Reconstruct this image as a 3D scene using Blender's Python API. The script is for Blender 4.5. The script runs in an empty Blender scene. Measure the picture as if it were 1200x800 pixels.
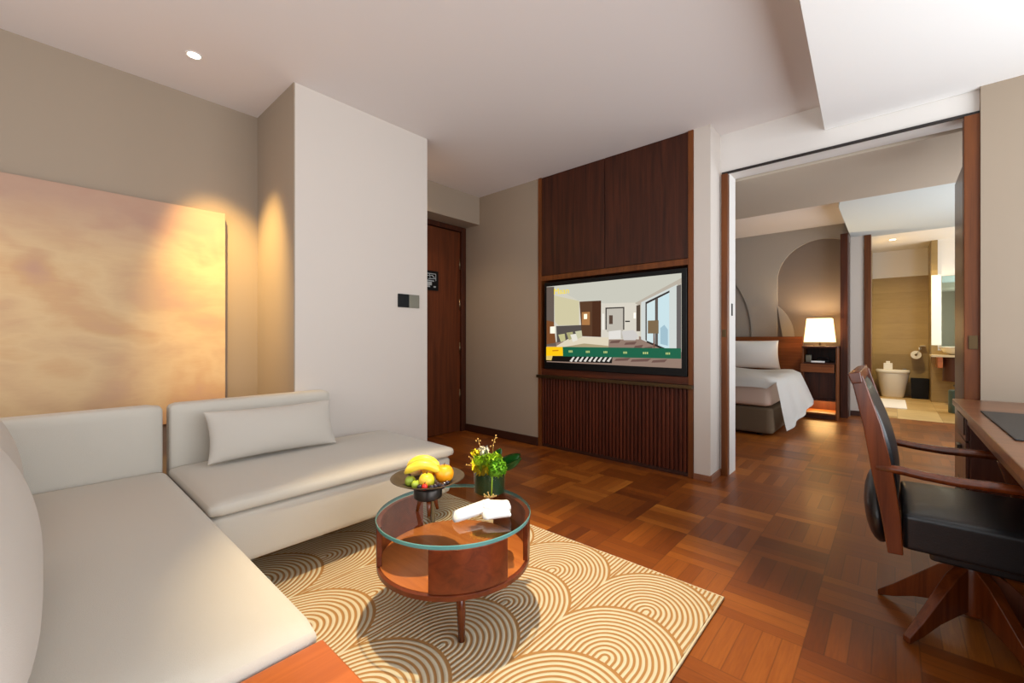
import bpy, bmesh, math, random
from mathutils import Vector, Matrix
random.seed(7)
PI = math.pi
S = bpy.context.scene
C = S.collection

# ---------------------------------------------------------------- camera, world, light, exposure
cam_d = bpy.data.cameras.new('camera'); cam_d.sensor_width = 36; cam_d.lens = 15.0
cam_d.shift_y = -3/1200; cam_d.clip_start = .02
cam = bpy.data.objects.new('camera', cam_d); C.objects.link(cam)
cam.location = (0, 0, 1.1); cam.rotation_euler = (PI/2, 0, math.radians(41.73))
S.camera = cam
S.view_settings.view_transform = 'Standard'; S.view_settings.look = 'None'
S.view_settings.gamma = 1; S.view_settings.use_curve_mapping = False
S.view_settings.exposure = -0.07
S.cycles.max_bounces = 10; S.cycles.diffuse_bounces = 6; S.cycles.transparent_max_bounces = 12
S.cycles.sample_clamp_indirect = 6; S.cycles.caustics_reflective = False; S.cycles.caustics_refractive = False

W = bpy.data.worlds.new('sky'); S.world = W; W.use_nodes = True
W.node_tree.nodes['Background'].inputs[0].default_value = (.75, .87, 1, 1)
W.node_tree.nodes['Background'].inputs[1].default_value = .9

def area(name, loc, rot, sx, sy, power, col):
    l = bpy.data.lights.new(name, 'AREA'); l.shape = 'RECTANGLE'; l.size = sx; l.size_y = sy
    l.energy = power; l.color = col
    o = bpy.data.objects.new(name, l); C.objects.link(o); o.location = loc; o.rotation_euler = rot
    return o
DAY = (.90, .95, 1)
area('window_and_fill_light', (1.72, 1.4, 1.45), (0, PI/2+.38, 0), 2.0, 3.9, 130, DAY)
area('window_and_fill_light', (-1.2, -1.42, 1.45), (PI/2+.5, 0, 0), 3.2, 2.0, 36, (1, .97, .94))  # fill light added behind the camera for ceiling and sofa, not a window
area('window_and_fill_light', (1.72, 5.8, 1.5), (0, PI/2+.25, 0), 2.0, 3.0, 80, DAY)
area('window_and_fill_light', (1.72, 9.4, 1.6), (0, PI/2, 0), 1.6, 2.0, 34, (1, .95, .85))

# ---------------------------------------------------------------- materials
def lin(c):
    return tuple(((x/255)/12.92 if x/255 <= .04045 else ((x/255+.055)/1.055)**2.4) for x in c)
def mat(name, rgb, rough=.6, metal=0, emit=None, es=1, spec=.5, coat=0, bump=None, var=0, vscale=6, sheen=0):
    m = bpy.data.materials.new(name); m.use_nodes = True
    nt = m.node_tree; b = nt.nodes['Principled BSDF']
    c = (*lin(rgb), 1)
    b.inputs['Base Color'].default_value = c; b.inputs['Roughness'].default_value = rough
    b.inputs['Metallic'].default_value = metal; b.inputs['Specular IOR Level'].default_value = spec
    b.inputs['Coat Weight'].default_value = coat; b.inputs['Coat Roughness'].default_value = .12
    if sheen: b.inputs['Sheen Weight'].default_value = sheen
    if emit is not None:
        b.inputs['Emission Color'].default_value = (*lin(emit), 1); b.inputs['Emission Strength'].default_value = es
    tc = nt.nodes.new('ShaderNodeTexCoord')
    if var:
        n = nt.nodes.new('ShaderNodeTexNoise'); n.inputs['Scale'].default_value = vscale; n.inputs['Detail'].default_value = 5
        nt.links.new(tc.outputs['Object'], n.inputs['Vector'])
        hs = nt.nodes.new('ShaderNodeMapRange'); hs.inputs['To Min'].default_value = 1-var; hs.inputs['To Max'].default_value = 1+var
        nt.links.new(n.outputs[0], hs.inputs['Value'])
        mx = nt.nodes.new('ShaderNodeVectorMath'); mx.operation = 'SCALE'; mx.inputs[0].default_value = c[:3]
        nt.links.new(hs.outputs[0], mx.inputs['Scale']); nt.links.new(mx.outputs[0], b.inputs['Base Color'])
    if bump:
        n = nt.nodes.new('ShaderNodeTexNoise'); n.inputs['Scale'].default_value = bump[0]; n.inputs['Detail'].default_value = 3
        nt.links.new(tc.outputs['Object'], n.inputs['Vector'])
        bp = nt.nodes.new('ShaderNodeBump'); bp.inputs['Strength'].default_value = bump[1]; bp.inputs['Distance'].default_value = .002
        nt.links.new(n.outputs[0], bp.inputs['Height']); nt.links.new(bp.outputs[0], b.inputs['Normal'])
    return m

class N:                                   # tiny node helper
    def __init__(s, m): s.nt = m.node_tree
    def math(s, op, a, b=None, c=None):
        n = s.nt.nodes.new('ShaderNodeMath'); n.operation = op
        for i, v in enumerate((a, b, c)):
            if v is None: continue
            if isinstance(v, (int, float)): n.inputs[i].default_value = v
            else: s.nt.links.new(v, n.inputs[i])
        return n.outputs[0]
    def ramp(s, f, stops):
        n = s.nt.nodes.new('ShaderNodeValToRGB'); r = n.color_ramp
        while len(r.elements) < len(stops): r.elements.new(.5)
        for e, (p, c) in zip(r.elements, stops): e.position = p; e.color = (*lin(c), 1)
        s.nt.links.new(f, n.inputs[0]); return n.outputs[0]
    def comb(s, x, y, z):
        n = s.nt.nodes.new('ShaderNodeCombineXYZ')
        for i, v in enumerate((x, y, z)):
            if isinstance(v, (int, float)): n.inputs[i].default_value = v
            else: s.nt.links.new(v, n.inputs[i])
        return n.outputs[0]
    def white(s, v):
        n = s.nt.nodes.new('ShaderNodeTexWhiteNoise'); s.nt.links.new(v, n.inputs['Vector']); return n.outputs[0]
    def noise(s, v, scale, det=4, rough=.5, dist=0):
        n = s.nt.nodes.new('ShaderNodeTexNoise'); n.inputs['Scale'].default_value = scale; n.inputs['Detail'].default_value = det
        n.inputs['Roughness'].default_value = rough; n.inputs['Distortion'].default_value = dist
        s.nt.links.new(v, n.inputs['Vector']); return n.outputs[0]
    def mix(s, f, a, b, mode='MIX'):
        n = s.nt.nodes.new('ShaderNodeMix'); n.data_type = 'RGBA'; n.blend_type = mode
        if isinstance(f, (int, float)): n.inputs[0].default_value = f
        else: s.nt.links.new(f, n.inputs[0])
        for i, v in ((6, a), (7, b)):
            if isinstance(v, tuple): n.inputs[i].default_value = v
            else: s.nt.links.new(v, n.inputs[i])
        return n.outputs[2]
    def pos(s):
        tc = s.nt.nodes.new('ShaderNodeNewGeometry'); sp = s.nt.nodes.new('ShaderNodeSeparateXYZ')
        s.nt.links.new(tc.outputs['Position'], sp.inputs[0]); return sp.outputs
    def obj(s):
        tc = s.nt.nodes.new('ShaderNodeTexCoord'); sp = s.nt.nodes.new('ShaderNodeSeparateXYZ')
        s.nt.links.new(tc.outputs['Object'], sp.inputs[0]); return sp.outputs
    def bump(s, h, strength, dist, b):
        bp = s.nt.nodes.new('ShaderNodeBump'); bp.inputs['Strength'].default_value = strength; bp.inputs['Distance'].default_value = dist
        s.nt.links.new(h, bp.inputs['Height']); s.nt.links.new(bp.outputs[0], b.inputs['Normal'])

def wood(name, dark, light, axis='z', rough=.35, coat=.2, scale=1.0, spec=.5):
    m = mat(name, light, rough, coat=coat, spec=spec); n = N(m); b = m.node_tree.nodes['Principled BSDF']
    o = n.obj(); x, y, z = o[0], o[1], o[2]
    k = {'x': (1.2, 22, 22), 'y': (22, 1.2, 22), 'z': (22, 22, 1.2)}[axis]
    v = n.comb(n.math('MULTIPLY', x, k[0]*scale), n.math('MULTIPLY', y, k[1]*scale), n.math('MULTIPLY', z, k[2]*scale))
    f = n.noise(v, 1.0, 6, .6, .6)
    c = n.ramp(f, [(.3, dark), (.72, light)])
    m.node_tree.links.new(c, b.inputs['Base Color'])
    n.bump(f, .08, .001, b)
    return m

M = {}
M['ceil'] = mat('ceiling_paint', (222, 214, 210), .9, spec=.2)
M['ceil_lo'] = mat('dropped_ceiling_paint', (248, 247, 244), .9, spec=.2)
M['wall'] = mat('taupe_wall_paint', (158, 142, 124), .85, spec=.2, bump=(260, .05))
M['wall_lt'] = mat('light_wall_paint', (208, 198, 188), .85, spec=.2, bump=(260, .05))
M['white'] = mat('white_wall_paint', (222, 217, 211), .8, spec=.2)
M['bed_wall'] = mat('grey_wall_upholstery', (166, 158, 149), .9, spec=.1, bump=(400, .1))
M['bed_wall_dk'] = mat('brown_grey_wall_upholstery', (130, 117, 108), .9, spec=.1, bump=(400, .1))
M['dkwood'] = wood('dark_red_brown_veneer', (42, 18, 9), (80, 38, 20), 'z', .42, 0, spec=.3)
M['dkwood_x'] = wood('dark_red_brown_veneer_lengthwise', (56, 23, 10), (104, 48, 22), 'x', .4, .02, spec=.3)
M['jamb'] = wood('mid_red_brown_wood', (86, 43, 14), (124, 68, 27), 'z', .42, .02, spec=.3)
M['doorwood'] = wood('entry_door_veneer', (72, 34, 15), (106, 52, 25), 'z', .4, .02, spec=.3)
M['slat'] = wood('ribbed_dark_wood', (62, 26, 15), (100, 46, 27), 'z', .45, 0, spec=.25)
M['table'] = wood('red_brown_table_wood', (84, 32, 12), (124, 54, 24), 'x', .32, .12, spec=.4)
M['table_lt'] = wood('orange_table_wood', (172, 92, 42), (210, 126, 64), 'x', .3, .25)
M['headboard'] = wood('brown_headboard_veneer', (104, 54, 24), (146, 84, 42), 'x', .45, 0, spec=.3)
M['platform'] = wood('orange_brown_side_table_wood', (158, 76, 24), (190, 100, 40), 'y', .3, .25)
M['chairwood'] = wood('polished_red_brown_chair_wood', (76, 32, 11), (124, 60, 24), 'z', .27, .25, spec=.4)
M['deskwood'] = wood('desk_walnut', (100, 58, 32), (136, 84, 50), 'x', .3, .25)
M['deskdark'] = wood('desk_drawer_wood', (66, 34, 24), (98, 56, 40), 'z', .35, .2)
M['leather'] = mat('black_leather', (24, 25, 27), .34, coat=.1, bump=(160, .25))
M['blotter'] = mat('dark_grey_leather_pad', (46, 44, 42), .5, bump=(300, .2))
M['fabric'] = mat('ivory_upholstery_fabric', (195, 188, 176), .9, spec=.15, bump=(500, .35), sheen=.15)
M['fabric_p'] = mat('pale_stone_pillow_fabric', (192, 184, 173), .9, spec=.15, bump=(420, .35), sheen=.15)
M['linen'] = mat('white_bed_linen', (238, 236, 232), .85, spec=.2, bump=(60, .2))
M['sheet'] = mat('cream_mattress_cover', (206, 184, 168), .85, spec=.2)
M['skirt'] = mat('brown_bed_base_fabric', (108, 92, 74), .9, spec=.1)
M['black'] = mat('black_plastic', (9, 9, 10), .4, spec=.25)
M['steel'] = mat('brushed_steel', (150, 148, 144), .35, 1)
M['bronze'] = mat('aged_bronze', (92, 74, 52), .4, 1)
M['brass'] = mat('brass_hinge', (150, 128, 100), .35, 1)
M['ceramic'] = mat('white_ceramic', (238, 236, 228), .15, coat=.4)
M['base'] = mat('dark_wood_baseboard', (60, 30, 18), .4)
M['basetan'] = mat('brown_baseboard', (134, 84, 56), .5)
M['gap'] = mat('dark_track_groove', (30, 22, 18), .6)
M['metal_dk'] = mat('dark_pewter', (58, 52, 48), .35, .8)
M['pewter'] = mat('mottled_pewter_bowl', (92, 80, 64), .45, .5, var=.35, vscale=40)
M['towel'] = mat('white_towel', (246, 245, 242), .95, spec=.1, bump=(300, .5))
M['switch'] = mat('grey_metal_switch', (128, 124, 110), .35, .6)

# glass
def glass(name, col, ior=1.45, rough=0):
    m = bpy.data.materials.new(name); m.use_nodes = True; nt = m.node_tree
    b = nt.nodes['Principled BSDF']; b.inputs['Base Color'].default_value = (*col, 1)
    b.inputs['Transmission Weight'].default_value = 1; b.inputs['Roughness'].default_value = rough; b.inputs['IOR'].default_value = ior
    return m
def thin_glass(name, tint, refl=.08):
    m = bpy.data.materials.new(name); m.use_nodes = True; nt = m.node_tree
    for n in list(nt.nodes): nt.nodes.remove(n)
    out = nt.nodes.new('ShaderNodeOutputMaterial'); t = nt.nodes.new('ShaderNodeBsdfTransparent'); t.inputs[0].default_value = (*tint, 1)
    g = nt.nodes.new('ShaderNodeBsdfGlossy'); g.inputs['Roughness'].default_value = .02
    f = nt.nodes.new('ShaderNodeFresnel'); f.inputs[0].default_value = 1.5
    geo = nt.nodes.new('ShaderNodeNewGeometry'); inv = nt.nodes.new('ShaderNodeMath'); inv.operation = 'SUBTRACT'; inv.inputs[0].default_value = 1
    nt.links.new(geo.outputs['Backfacing'], inv.inputs[1]); ml = nt.nodes.new('ShaderNodeMath'); ml.operation = 'MULTIPLY'
    nt.links.new(f.outputs[0], ml.inputs[0]); nt.links.new(inv.outputs[0], ml.inputs[1])
    mx = nt.nodes.new('ShaderNodeMixShader'); nt.links.new(ml.outputs[0], mx.inputs[0])
    nt.links.new(t.outputs[0], mx.inputs[1]); nt.links.new(g.outputs[0], mx.inputs[2]); nt.links.new(mx.outputs[0], out.inputs[0])
    return m
M['tglass'] = thin_glass('clear_tabletop_glass', (.93, .96, .95))
M['edge'] = mat('green_glass_edge', (92, 150, 146), .15, coat=.5)
M['vglass'] = thin_glass('clear_vase_glass', (.9, .94, .9))

# parquet
def parquet():
    m = mat('teak_parquet', (130, 66, 28), .34, coat=.05, spec=.4); n = N(m); b = m.node_tree.nodes['Principled BSDF']
    p = n.pos(); c = .3115; k = 5
    gx = n.math('DIVIDE', n.math('ADD', p[0], .24+c*40), c); gy = n.math('DIVIDE', n.math('ADD', p[1], -.272+c*40), c)
    ix = n.math('FLOOR', gx); iy = n.math('FLOOR', gy); fx = n.math('FRACT', gx); fy = n.math('FRACT', gy)
    par = n.math('MODULO', n.math('ADD', ix, iy), 2)
    ipar = n.math('SUBTRACT', 1, par)
    u = n.math('ADD', n.math('MULTIPLY', par, fx), n.math('MULTIPLY', ipar, fy))     # across strips
    w = n.math('ADD', n.math('MULTIPLY', par, fy), n.math('MULTIPLY', ipar, fx))     # along strips
    us = n.math('MULTIPLY', u, k); st = n.math('FLOOR', us); fs = n.math('FRACT', us)
    rnd = n.white(n.comb(ix, iy, st)); blk = n.white(n.comb(ix, iy, 91.3))
    grain = n.noise(n.comb(n.math('ADD', n.math('MULTIPLY', us, 5), n.math('MULTIPLY', rnd, 70)), n.math('MULTIPLY', w, 1.6), n.math('MULTIPLY', blk, 50)), 1.4, 5, .6, .5)
    v = n.math('ADD', n.math('ADD', n.math('MULTIPLY', rnd, .36), n.math('MULTIPLY', blk, .42)), n.math('MULTIPLY', n.math('SUBTRACT', grain, .5), .42))
    v = n.math('ADD', v, .09)
    col = n.ramp(v, [(0, (80, 36, 11)), (.3, (112, 55, 16)), (.55, (136, 72, 22)), (.8, (160, 92, 32)), (1, (194, 126, 52))])
    e1 = n.math('LESS_THAN', n.math('MINIMUM', fs, n.math('SUBTRACT', 1, fs)), .03)
    e2 = n.math('LESS_THAN', n.math('MINIMUM', w, n.math('SUBTRACT', 1, w)), .007)
    e = n.math('MAXIMUM', e1, e2)
    col = n.mix(n.math('MULTIPLY', e, .35), col, (.012, .006, .003, 1))
    m.node_tree.links.new(col, b.inputs['Base Color'])
    rg = n.math('ADD', .27, n.math('MULTIPLY', grain, .16)); m.node_tree.links.new(rg, b.inputs['Roughness'])
    n.bump(n.math('SUBTRACT', n.math('MULTIPLY', grain, .3), e), .15, .0015, b)
    return m
M['parquet'] = parquet()

# rug: rows of concentric arches
def rugmat():
    m = mat('arch_pattern_wool', (200, 170, 120), .95, spec=.1); n = N(m); b = m.node_tree.nodes['Principled BSDF']
    p = n.pos(); cx, x0, cy, y0, a, bb = .4635, -.732, .33, 1.627, .252, .31
    wob = n.noise(n.comb(p[0], p[1], 0), 5, 2)
    X = n.math('ADD', p[0], n.math('MULTIPLY', n.math('SUBTRACT', wob, .5), .012))
    gx = n.math('ADD', n.math('DIVIDE', n.math('SUBTRACT', X, x0), cx), 40.5)
    dx = n.math('MULTIPLY', n.math('SUBTRACT', n.math('FRACT', gx), .5), cx)
    q = n.math('DIVIDE', dx, a); h = n.math('MULTIPLY', n.math('SQRT', n.math('SUBTRACT', 1, n.math('MULTIPLY', q, q))), bb)
    t = n.math('DIVIDE', n.math('SUBTRACT', n.math('SUBTRACT', p[1], h), y0), cy)
    yj = n.math('ADD', n.math('MULTIPLY', n.math('CEIL', t), cy), y0)
    dy = n.math('MULTIPLY', n.math('MAXIMUM', n.math('SUBTRACT', p[1], yj), 0), a/bb)
    rho = n.math('SQRT', n.math('ADD', n.math('MULTIPLY', dx, dx), n.math('MULTIPLY', dy, dy)))
    s = n.math('SINE', n.math('MULTIPLY', rho, 2*PI/.0192))
    f = n.math('ADD', n.math('MULTIPLY', s, .5), .5)
    # the outermost ring of each arch is the ground colour
    edge = n.math('GREATER_THAN', rho, a*.982)
    f = n.math('MULTIPLY', f, n.math('SUBTRACT', 1, edge))
    fz = n.noise(n.comb(p[0], p[1], 0), 500, 2)
    col = n.ramp(f, [(.28, (178, 134, 84)), (.55, (222, 211, 184))])
    col = n.mix(n.math('MULTIPLY', fz, .3), col, (.45, .36, .25, 1), 'MULTIPLY')
    m.node_tree.links.new(col, b.inputs['Base Color'])
    n.bump(n.math('ADD', f, n.math('MULTIPLY', fz, .3)), .8, .005, b)
    return m
M['rug'] = rugmat()
M['rug_edge'] = mat('cream_rug_edge', (214, 200, 172), .95, spec=.1)

def artmat():
    m = mat('abstract_painting', (200, 160, 110), .7, spec=.2); n = N(m); b = m.node_tree.nodes['Principled BSDF']
    p = n.pos()
    v = n.comb(n.math('MULTIPLY', p[1], 1.0), n.math('MULTIPLY', p[2], 1.25), 3.7)
    big = n.noise(v, 1.9, 3, .5, .4)
    med = n.noise(n.comb(n.math('MULTIPLY', p[1], 2.5), n.math('MULTIPLY', p[2], 8), 1.2), 1.7, 7, .65, .8)
    fine = n.noise(n.comb(n.math('MULTIPLY', p[1], 6), n.math('MULTIPLY', p[2], 45), 0), 2, 4, .7)
    f = n.math('ADD', n.math('ADD', n.math('MULTIPLY', big, .84), n.math('MULTIPLY', med, .16)), n.math('MULTIPLY', n.math('SUBTRACT', fine, .5), .06))
    col = n.ramp(f, [(.24, (184, 148, 124)), (.4, (196, 162, 126)), (.5, (208, 178, 136)), (.6, (198, 160, 120)), (.74, (188, 148, 124))])
    # a mauve band along the top
    top = n.math('MULTIPLY', n.math('SUBTRACT', n.math('ADD', p[2], n.math('MULTIPLY', big, .8)), 1.95), 2.2)
    top = n.math('MINIMUM', n.math('MAXIMUM', top, 0), .75)
    col = n.mix(top, col, (*lin((166, 132, 120)), 1))
    m.node_tree.links.new(col, b.inputs['Base Color']); return m
M['art'] = artmat()

def tilemat(name, c1, c2, mortar, sx, sz, use):
    m = mat(name, c1, .35, coat=.1); n = N(m); b = m.node_tree.nodes['Principled BSDF']; p = n.pos()
    a = {'x': p[0], 'y': p[1]}[use[0]]; c = {'y': p[1], 'z': p[2]}[use[1]]
    gx = n.math('DIVIDE', n.math('ADD', a, 40), sx); gy = n.math('DIVIDE', n.math('ADD', c, 40), sz)
    r = n.white(n.comb(n.math('FLOOR', gx), n.math('FLOOR', gy), 0))
    nz = n.noise(n.comb(n.math('MULTIPLY', a, 3), n.math('MULTIPLY', c, 14), n.math('MULTIPLY', r, 20)), 1.5, 6, .6)
    f = n.math('ADD', n.math('MULTIPLY', r, .5), n.math('MULTIPLY', nz, .5))
    col = n.ramp(f, [(.2, c1), (.8, c2)])
    e = n.math('LESS_THAN', n.math('MINIMUM', n.math('FRACT', gx), n.math('FRACT', gy)), .012)
    col = n.mix(n.math('MULTIPLY', e, .5), col, (*lin(mortar), 1))
    m.node_tree.links.new(col, b.inputs['Base Color']); return m
M['tile_w'] = tilemat('travertine_wall_tile', (150, 126, 78), (178, 152, 98), (110, 92, 56), .9, .3, 'xz')
M['tile_f'] = tilemat('travertine_floor_tile', (176, 134, 66), (236, 208, 148), (120, 92, 50), .45, .45, 'xy')

# ---------------------------------------------------------------- mesh helpers
def bm_box(bm, lo, hi, mtx=None):
    lo, hi = Vector(lo), Vector(hi)
    vs = [bm.verts.new((x, y, z)) for x in (lo.x, hi.x) for y in (lo.y, hi.y) for z in (lo.z, hi.z)]
    if mtx: 
        for v in vs: v.co = mtx @ v.co
    for f in ((0,1,3,2), (4,6,7,5), (0,4,5,1), (2,3,7,6), (0,2,6,4), (1,5,7,3)):
        bm.faces.new([vs[i] for i in f])
    return vs
def finish(name, bm, m, parent=None, smooth=False, bevel=0, seg=2, sub=0, loc=None, rot=None):
    bmesh.ops.recalc_face_normals(bm, faces=bm.faces)
    me = bpy.data.meshes.new(name); bm.to_mesh(me); bm.free()
    for mm in (m if isinstance(m, (list, tuple)) else [m]): me.materials.append(mm)
    o = bpy.data.objects.new(name, me); C.objects.link(o)
    if smooth or bevel:
        for p in me.polygons: p.use_smooth = True
    if bevel:
        md = o.modifiers.new('bevel', 'BEVEL'); md.width = bevel; md.segments = seg; md.limit_method = 'ANGLE'; md.angle_limit = math.radians(40)
        md.harden_normals = False
    if sub:
        md = o.modifiers.new('sub', 'SUBSURF'); md.levels = sub; md.render_levels = sub
    if bevel:
        w = o.modifiers.new('wn', 'WEIGHTED_NORMAL'); w.keep_sharp = True
    if loc: o.location = loc
    if rot: o.rotation_euler = rot
    if parent: o.parent = parent
    return o
def box(name, lo, hi, m, parent=None, bevel=.003, seg=2, kind=None):
    bm = bmesh.new(); bm_box(bm, lo, hi)
    o = finish(name, bm, m, parent, bevel=bevel, seg=seg)
    if kind: o['kind'] = kind
    return o
def struct(name, lo, hi, m, bevel=0, parent=None):
    o = box(name, lo, hi, m, parent, bevel=bevel)
    if not parent: o['kind'] = 'structure'
    return o
def rings(bm, prof, n=32, c=(0, 0), cap=True, closed=False):
    """lathe: prof = list of (r, z)"""
    R = []
    for r, z in prof:
        if r < 1e-5: R.append([bm.verts.new((c[0], c[1], z))])
        else: R.append([bm.verts.new((c[0]+r*math.cos(2*PI*i/n), c[1]+r*math.sin(2*PI*i/n), z)) for i in range(n)])
    for A, B in zip(R, R[1:]):
        if len(A) == 1 and len(B) == 1: continue
        for i in range(n):
            j = (i+1) % n
            if len(A) == 1: bm.faces.new((A[0], B[i], B[j]))
            elif len(B) == 1: bm.faces.new((A[i], A[j], B[0]))
            else: bm.faces.new((A[i], A[j], B[j], B[i]))
    if cap:
        if len(R[0]) > 1: bm.faces.new(R[0])
        if len(R[-1]) > 1: bm.faces.new(R[-1])
def lathe(name, prof, m, parent=None, n=32, loc=(0, 0, 0), cap=True, rot=None, smooth=True):
    bm = bmesh.new(); rings(bm, prof, n, cap=cap)
    o = finish(name, bm, m, parent, smooth=False, loc=loc, rot=rot)
    if smooth:
        for p in o.data.polygons: p.use_smooth = True
        try: o.data.set_sharp_from_angle(angle=math.radians(40))
        except Exception: pass
    return o
def tube_bm(bm, pts, rad, n=10, sq=None):
    """swept tube along pts; rad scalar or list (or (rw, rh) tuples)"""
    pts = [Vector(p) for p in pts]; R = []
    up0 = Vector((0, 0, 1))
    for i, p in enumerate(pts):
        d = (pts[min(i+1, len(pts)-1)] - pts[max(i-1, 0)]).normalized()
        up = up0 if abs(d.z) < .95 else Vector((0, 1, 0))
        s = d.cross(up).normalized(); t = s.cross(d).normalized()
        r = rad[i] if isinstance(rad, list) else rad
        ra, rb = r if isinstance(r, tuple) else (r, r)
        ring = []
        for k in range(n):
            a = 2*PI*k/n + (PI/4 if n == 4 else 0)
            ring.append(bm.verts.new(p + s*math.cos(a)*ra + t*math.sin(a)*rb))
        R.append(ring)
    for A, B in zip(R, R[1:]):
        for i in range(n): bm.faces.new((A[i], A[(i+1) % n], B[(i+1) % n], B[i]))
    bm.faces.new(R[0]); bm.faces.new(R[-1])
def tube(name, pts, rad, m, parent=None, n=10, smooth=True, bevel=0):
    bm = bmesh.new(); tube_bm(bm, pts, rad, n)
    return finish(name, bm, m, parent, smooth=smooth, bevel=bevel)
def empty(name, label, cat, loc=(0, 0, 0), rotz=0, group=None):
    o = bpy.data.objects.new(name, None); C.objects.link(o); o.location = loc; o.rotation_euler = (0, 0, rotz)
    o['label'] = label; o['category'] = cat
    if group: o['group'] = group
    return o
def tag(o, label, cat, group=None):
    o['label'] = label; o['category'] = cat
    if group: o['group'] = group
    return o
def poly(name, pts, thick, m, parent=None, axis='y', at=0, bevel=0):
    """extruded polygon; pts in (x,z) for axis y, (y,z) for axis x, (x,y) for axis z"""
    bm = bmesh.new()
    def P(a, b, t):
        return {'y': (a, at+t, b), 'x': (at+t, a, b), 'z': (a, b, at+t)}[axis]
    A = [bm.verts.new(P(a, b, 0)) for a, b in pts]; B = [bm.verts.new(P(a, b, thick)) for a, b in pts]
    bm.faces.new(A); bm.faces.new(list(reversed(B)))
    for i in range(len(pts)):
        j = (i+1) % len(pts); bm.faces.new((A[i], A[j], B[j], B[i]))
    return finish(name, bm, m, parent, bevel=bevel)
def soft_box(name, lo, hi, m, parent=None, r=.04, puff=0, nx=14, ny=14, sag=None, wr=0):
    """upholstered block: rounded edges all round, top puffed by `puff`"""
    lo, hi = Vector(lo), Vector(hi); c = (lo+hi)/2; h = (hi-lo)/2
    bm = bmesh.new(); bmesh.ops.create_cube(bm, size=2)
    bmesh.ops.subdivide_edges(bm, edges=bm.edges, cuts=nx, use_grid_fill=True)
    for v in bm.verts:
        d = [0, 0, 0]
        q = [v.co.x, v.co.y, v.co.z]
        # concentrate vertices near the edges
        q = [math.copysign(abs(t)**.6, t) for t in q]
        P = Vector((q[0]*h.x, q[1]*h.y, q[2]*h.z))
        I = Vector([max(-(hh-r), min(hh-r, pp)) for hh, pp in zip(h, P)])
        D = P - I
        if D.length > 1e-9:
            mx = max(abs(D.x), abs(D.y), abs(D.z)); P = I + D.normalized()*min(r, mx if mx < r else r)
        if puff:
            k = (1-(P.x/h.x)**2)*(1-(P.y/h.y)**2)
            if P.z > 0: P.z += puff*max(k, 0)**.5
        if wr:
            P.z += wr*math.sin(P.x*9+P.y*5)*math.cos(P.y*11)*(1 if P.z > 0 else 0)
        v.co = c + P
    return finish(name, bm, m, parent, smooth=True)
def pillow(name, w, h, t, m, loc, mtx, parent=None, pinch=.06, n=22, pw=.42):
    """pillow lying in its local XZ plane, thickness along local Y"""
    bm = bmesh.new()
    def g(side):
        G = []
        for i in range(n+1):
            row = []
            for j in range(n+1):
                u = -math.cos(PI*i/n); v = -math.cos(PI*j/n)
                x = w/2*u*(1-pinch*(1-v*v)); z = h/2*v*(1-pinch*1.3*(1-u*u))
                th = t/2*(max((1-u*u)*(1-v*v), 0))**pw
                th *= 1+.03*math.sin(3*u+2*v)
                row.append(bm.verts.new((x, side*th, z)))
            G.append(row)
        for i in range(n):
            for j in range(n): bm.faces.new((G[i][j], G[i+1][j], G[i+1][j+1], G[i][j+1]))
    g(1); g(-1)
    bmesh.ops.remove_doubles(bm, verts=bm.verts, dist=1e-5)
    o = finish(name, bm, m, parent, smooth=True)
    o.matrix_world = Matrix.Translation(loc) @ mtx
    return o

# ---------------------------------------------------------------- the setting
H = 2.75
struct('floor', (-4.2, -1.5, -.1), (1.6, 7.95, 0), M['parquet'])
f2 = struct('floor', (-.9, 7.95, -.1), (1.6, 11.3, .002), M['tile_f']); f2.name = 'floor_bathroom'
struct('ceiling', (-4.2, -1.5, H), (-.34, 3.92, H+.3), M['ceil'])
c = poly('ceiling_dropped', [(-.27, -1.5), (1.6, -1.5), (1.6, 3.71), (-.356, 3.71), (-.30, 2.2)], .45, M['ceil_lo'], axis='z', at=2.57); c['kind'] = 'structure'
struct('ceiling_bedroom', (-4.2, 5.2, H), (1.6, 7.95, H+.2), M['ceil'])
c = poly('ceiling_bedroom_dropped', [(-.36, 5.2), (1.6, 5.2), (1.6, 8.02), (-.45, 8.02), (-.45, 6.0)], .5, mat('daylight_tinted_ceiling_paint', (206, 213, 212), .9, spec=.2), axis='z', at=2.57); c['kind'] = 'structure'  # pale blue-grey of the window daylight put into this ceiling's colour
struct('ceiling_bulkhead', (-4.2, 3.94, 2.425), (1.6, 5.2, 3.2), mat('beige_bulkhead_paint', (192, 178, 160), .9, spec=.2))
struct('ceiling_bathroom', (-.9, 8.0, 2.82), (1.6, 11.4, 2.9), M['ceil_lo'])
struct('wall_left', (-3.74, -1.5, 0), (-3.54, 1.2, H), M['wall'])
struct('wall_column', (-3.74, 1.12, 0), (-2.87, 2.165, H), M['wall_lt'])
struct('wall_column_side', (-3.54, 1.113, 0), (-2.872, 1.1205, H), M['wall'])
struct('wall_door_header', (-4.2, 2.165, 2.43), (-3.6, 3.47, H), M['wall'])
struct('wall_door_side', (-4.2, 2.0, 0), (-3.92, 3.47, 2.43), M['wall'])
struct('wall_television', (-4.2, 3.466, 0), (-2.725, 3.9, H), M['wall'])
struct('wall_behind_cabinet', (-2.73, 3.62, 0), (-1.165, 3.9, H), M['wall'])
struct('wall_pier', (-1.17, 3.466, 0), (-1.045, 3.92, H), M['wall_lt'])
struct('wall_pier_return', (-1.055, 3.71, 0), (-1.03, 3.92, 2.44), M['white'])
struct('wall_header', (-1.045, 3.715, 2.44), (.40, 3.92, 3.0), M['white'])
struct('wall_right', (.383, 3.67, 0), (1.6, 3.92, 2.62), M['wall'])
struct('wall_back', (-4.2, -1.7, 0), (-3.0, -1.5, H), M['wall'])
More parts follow.
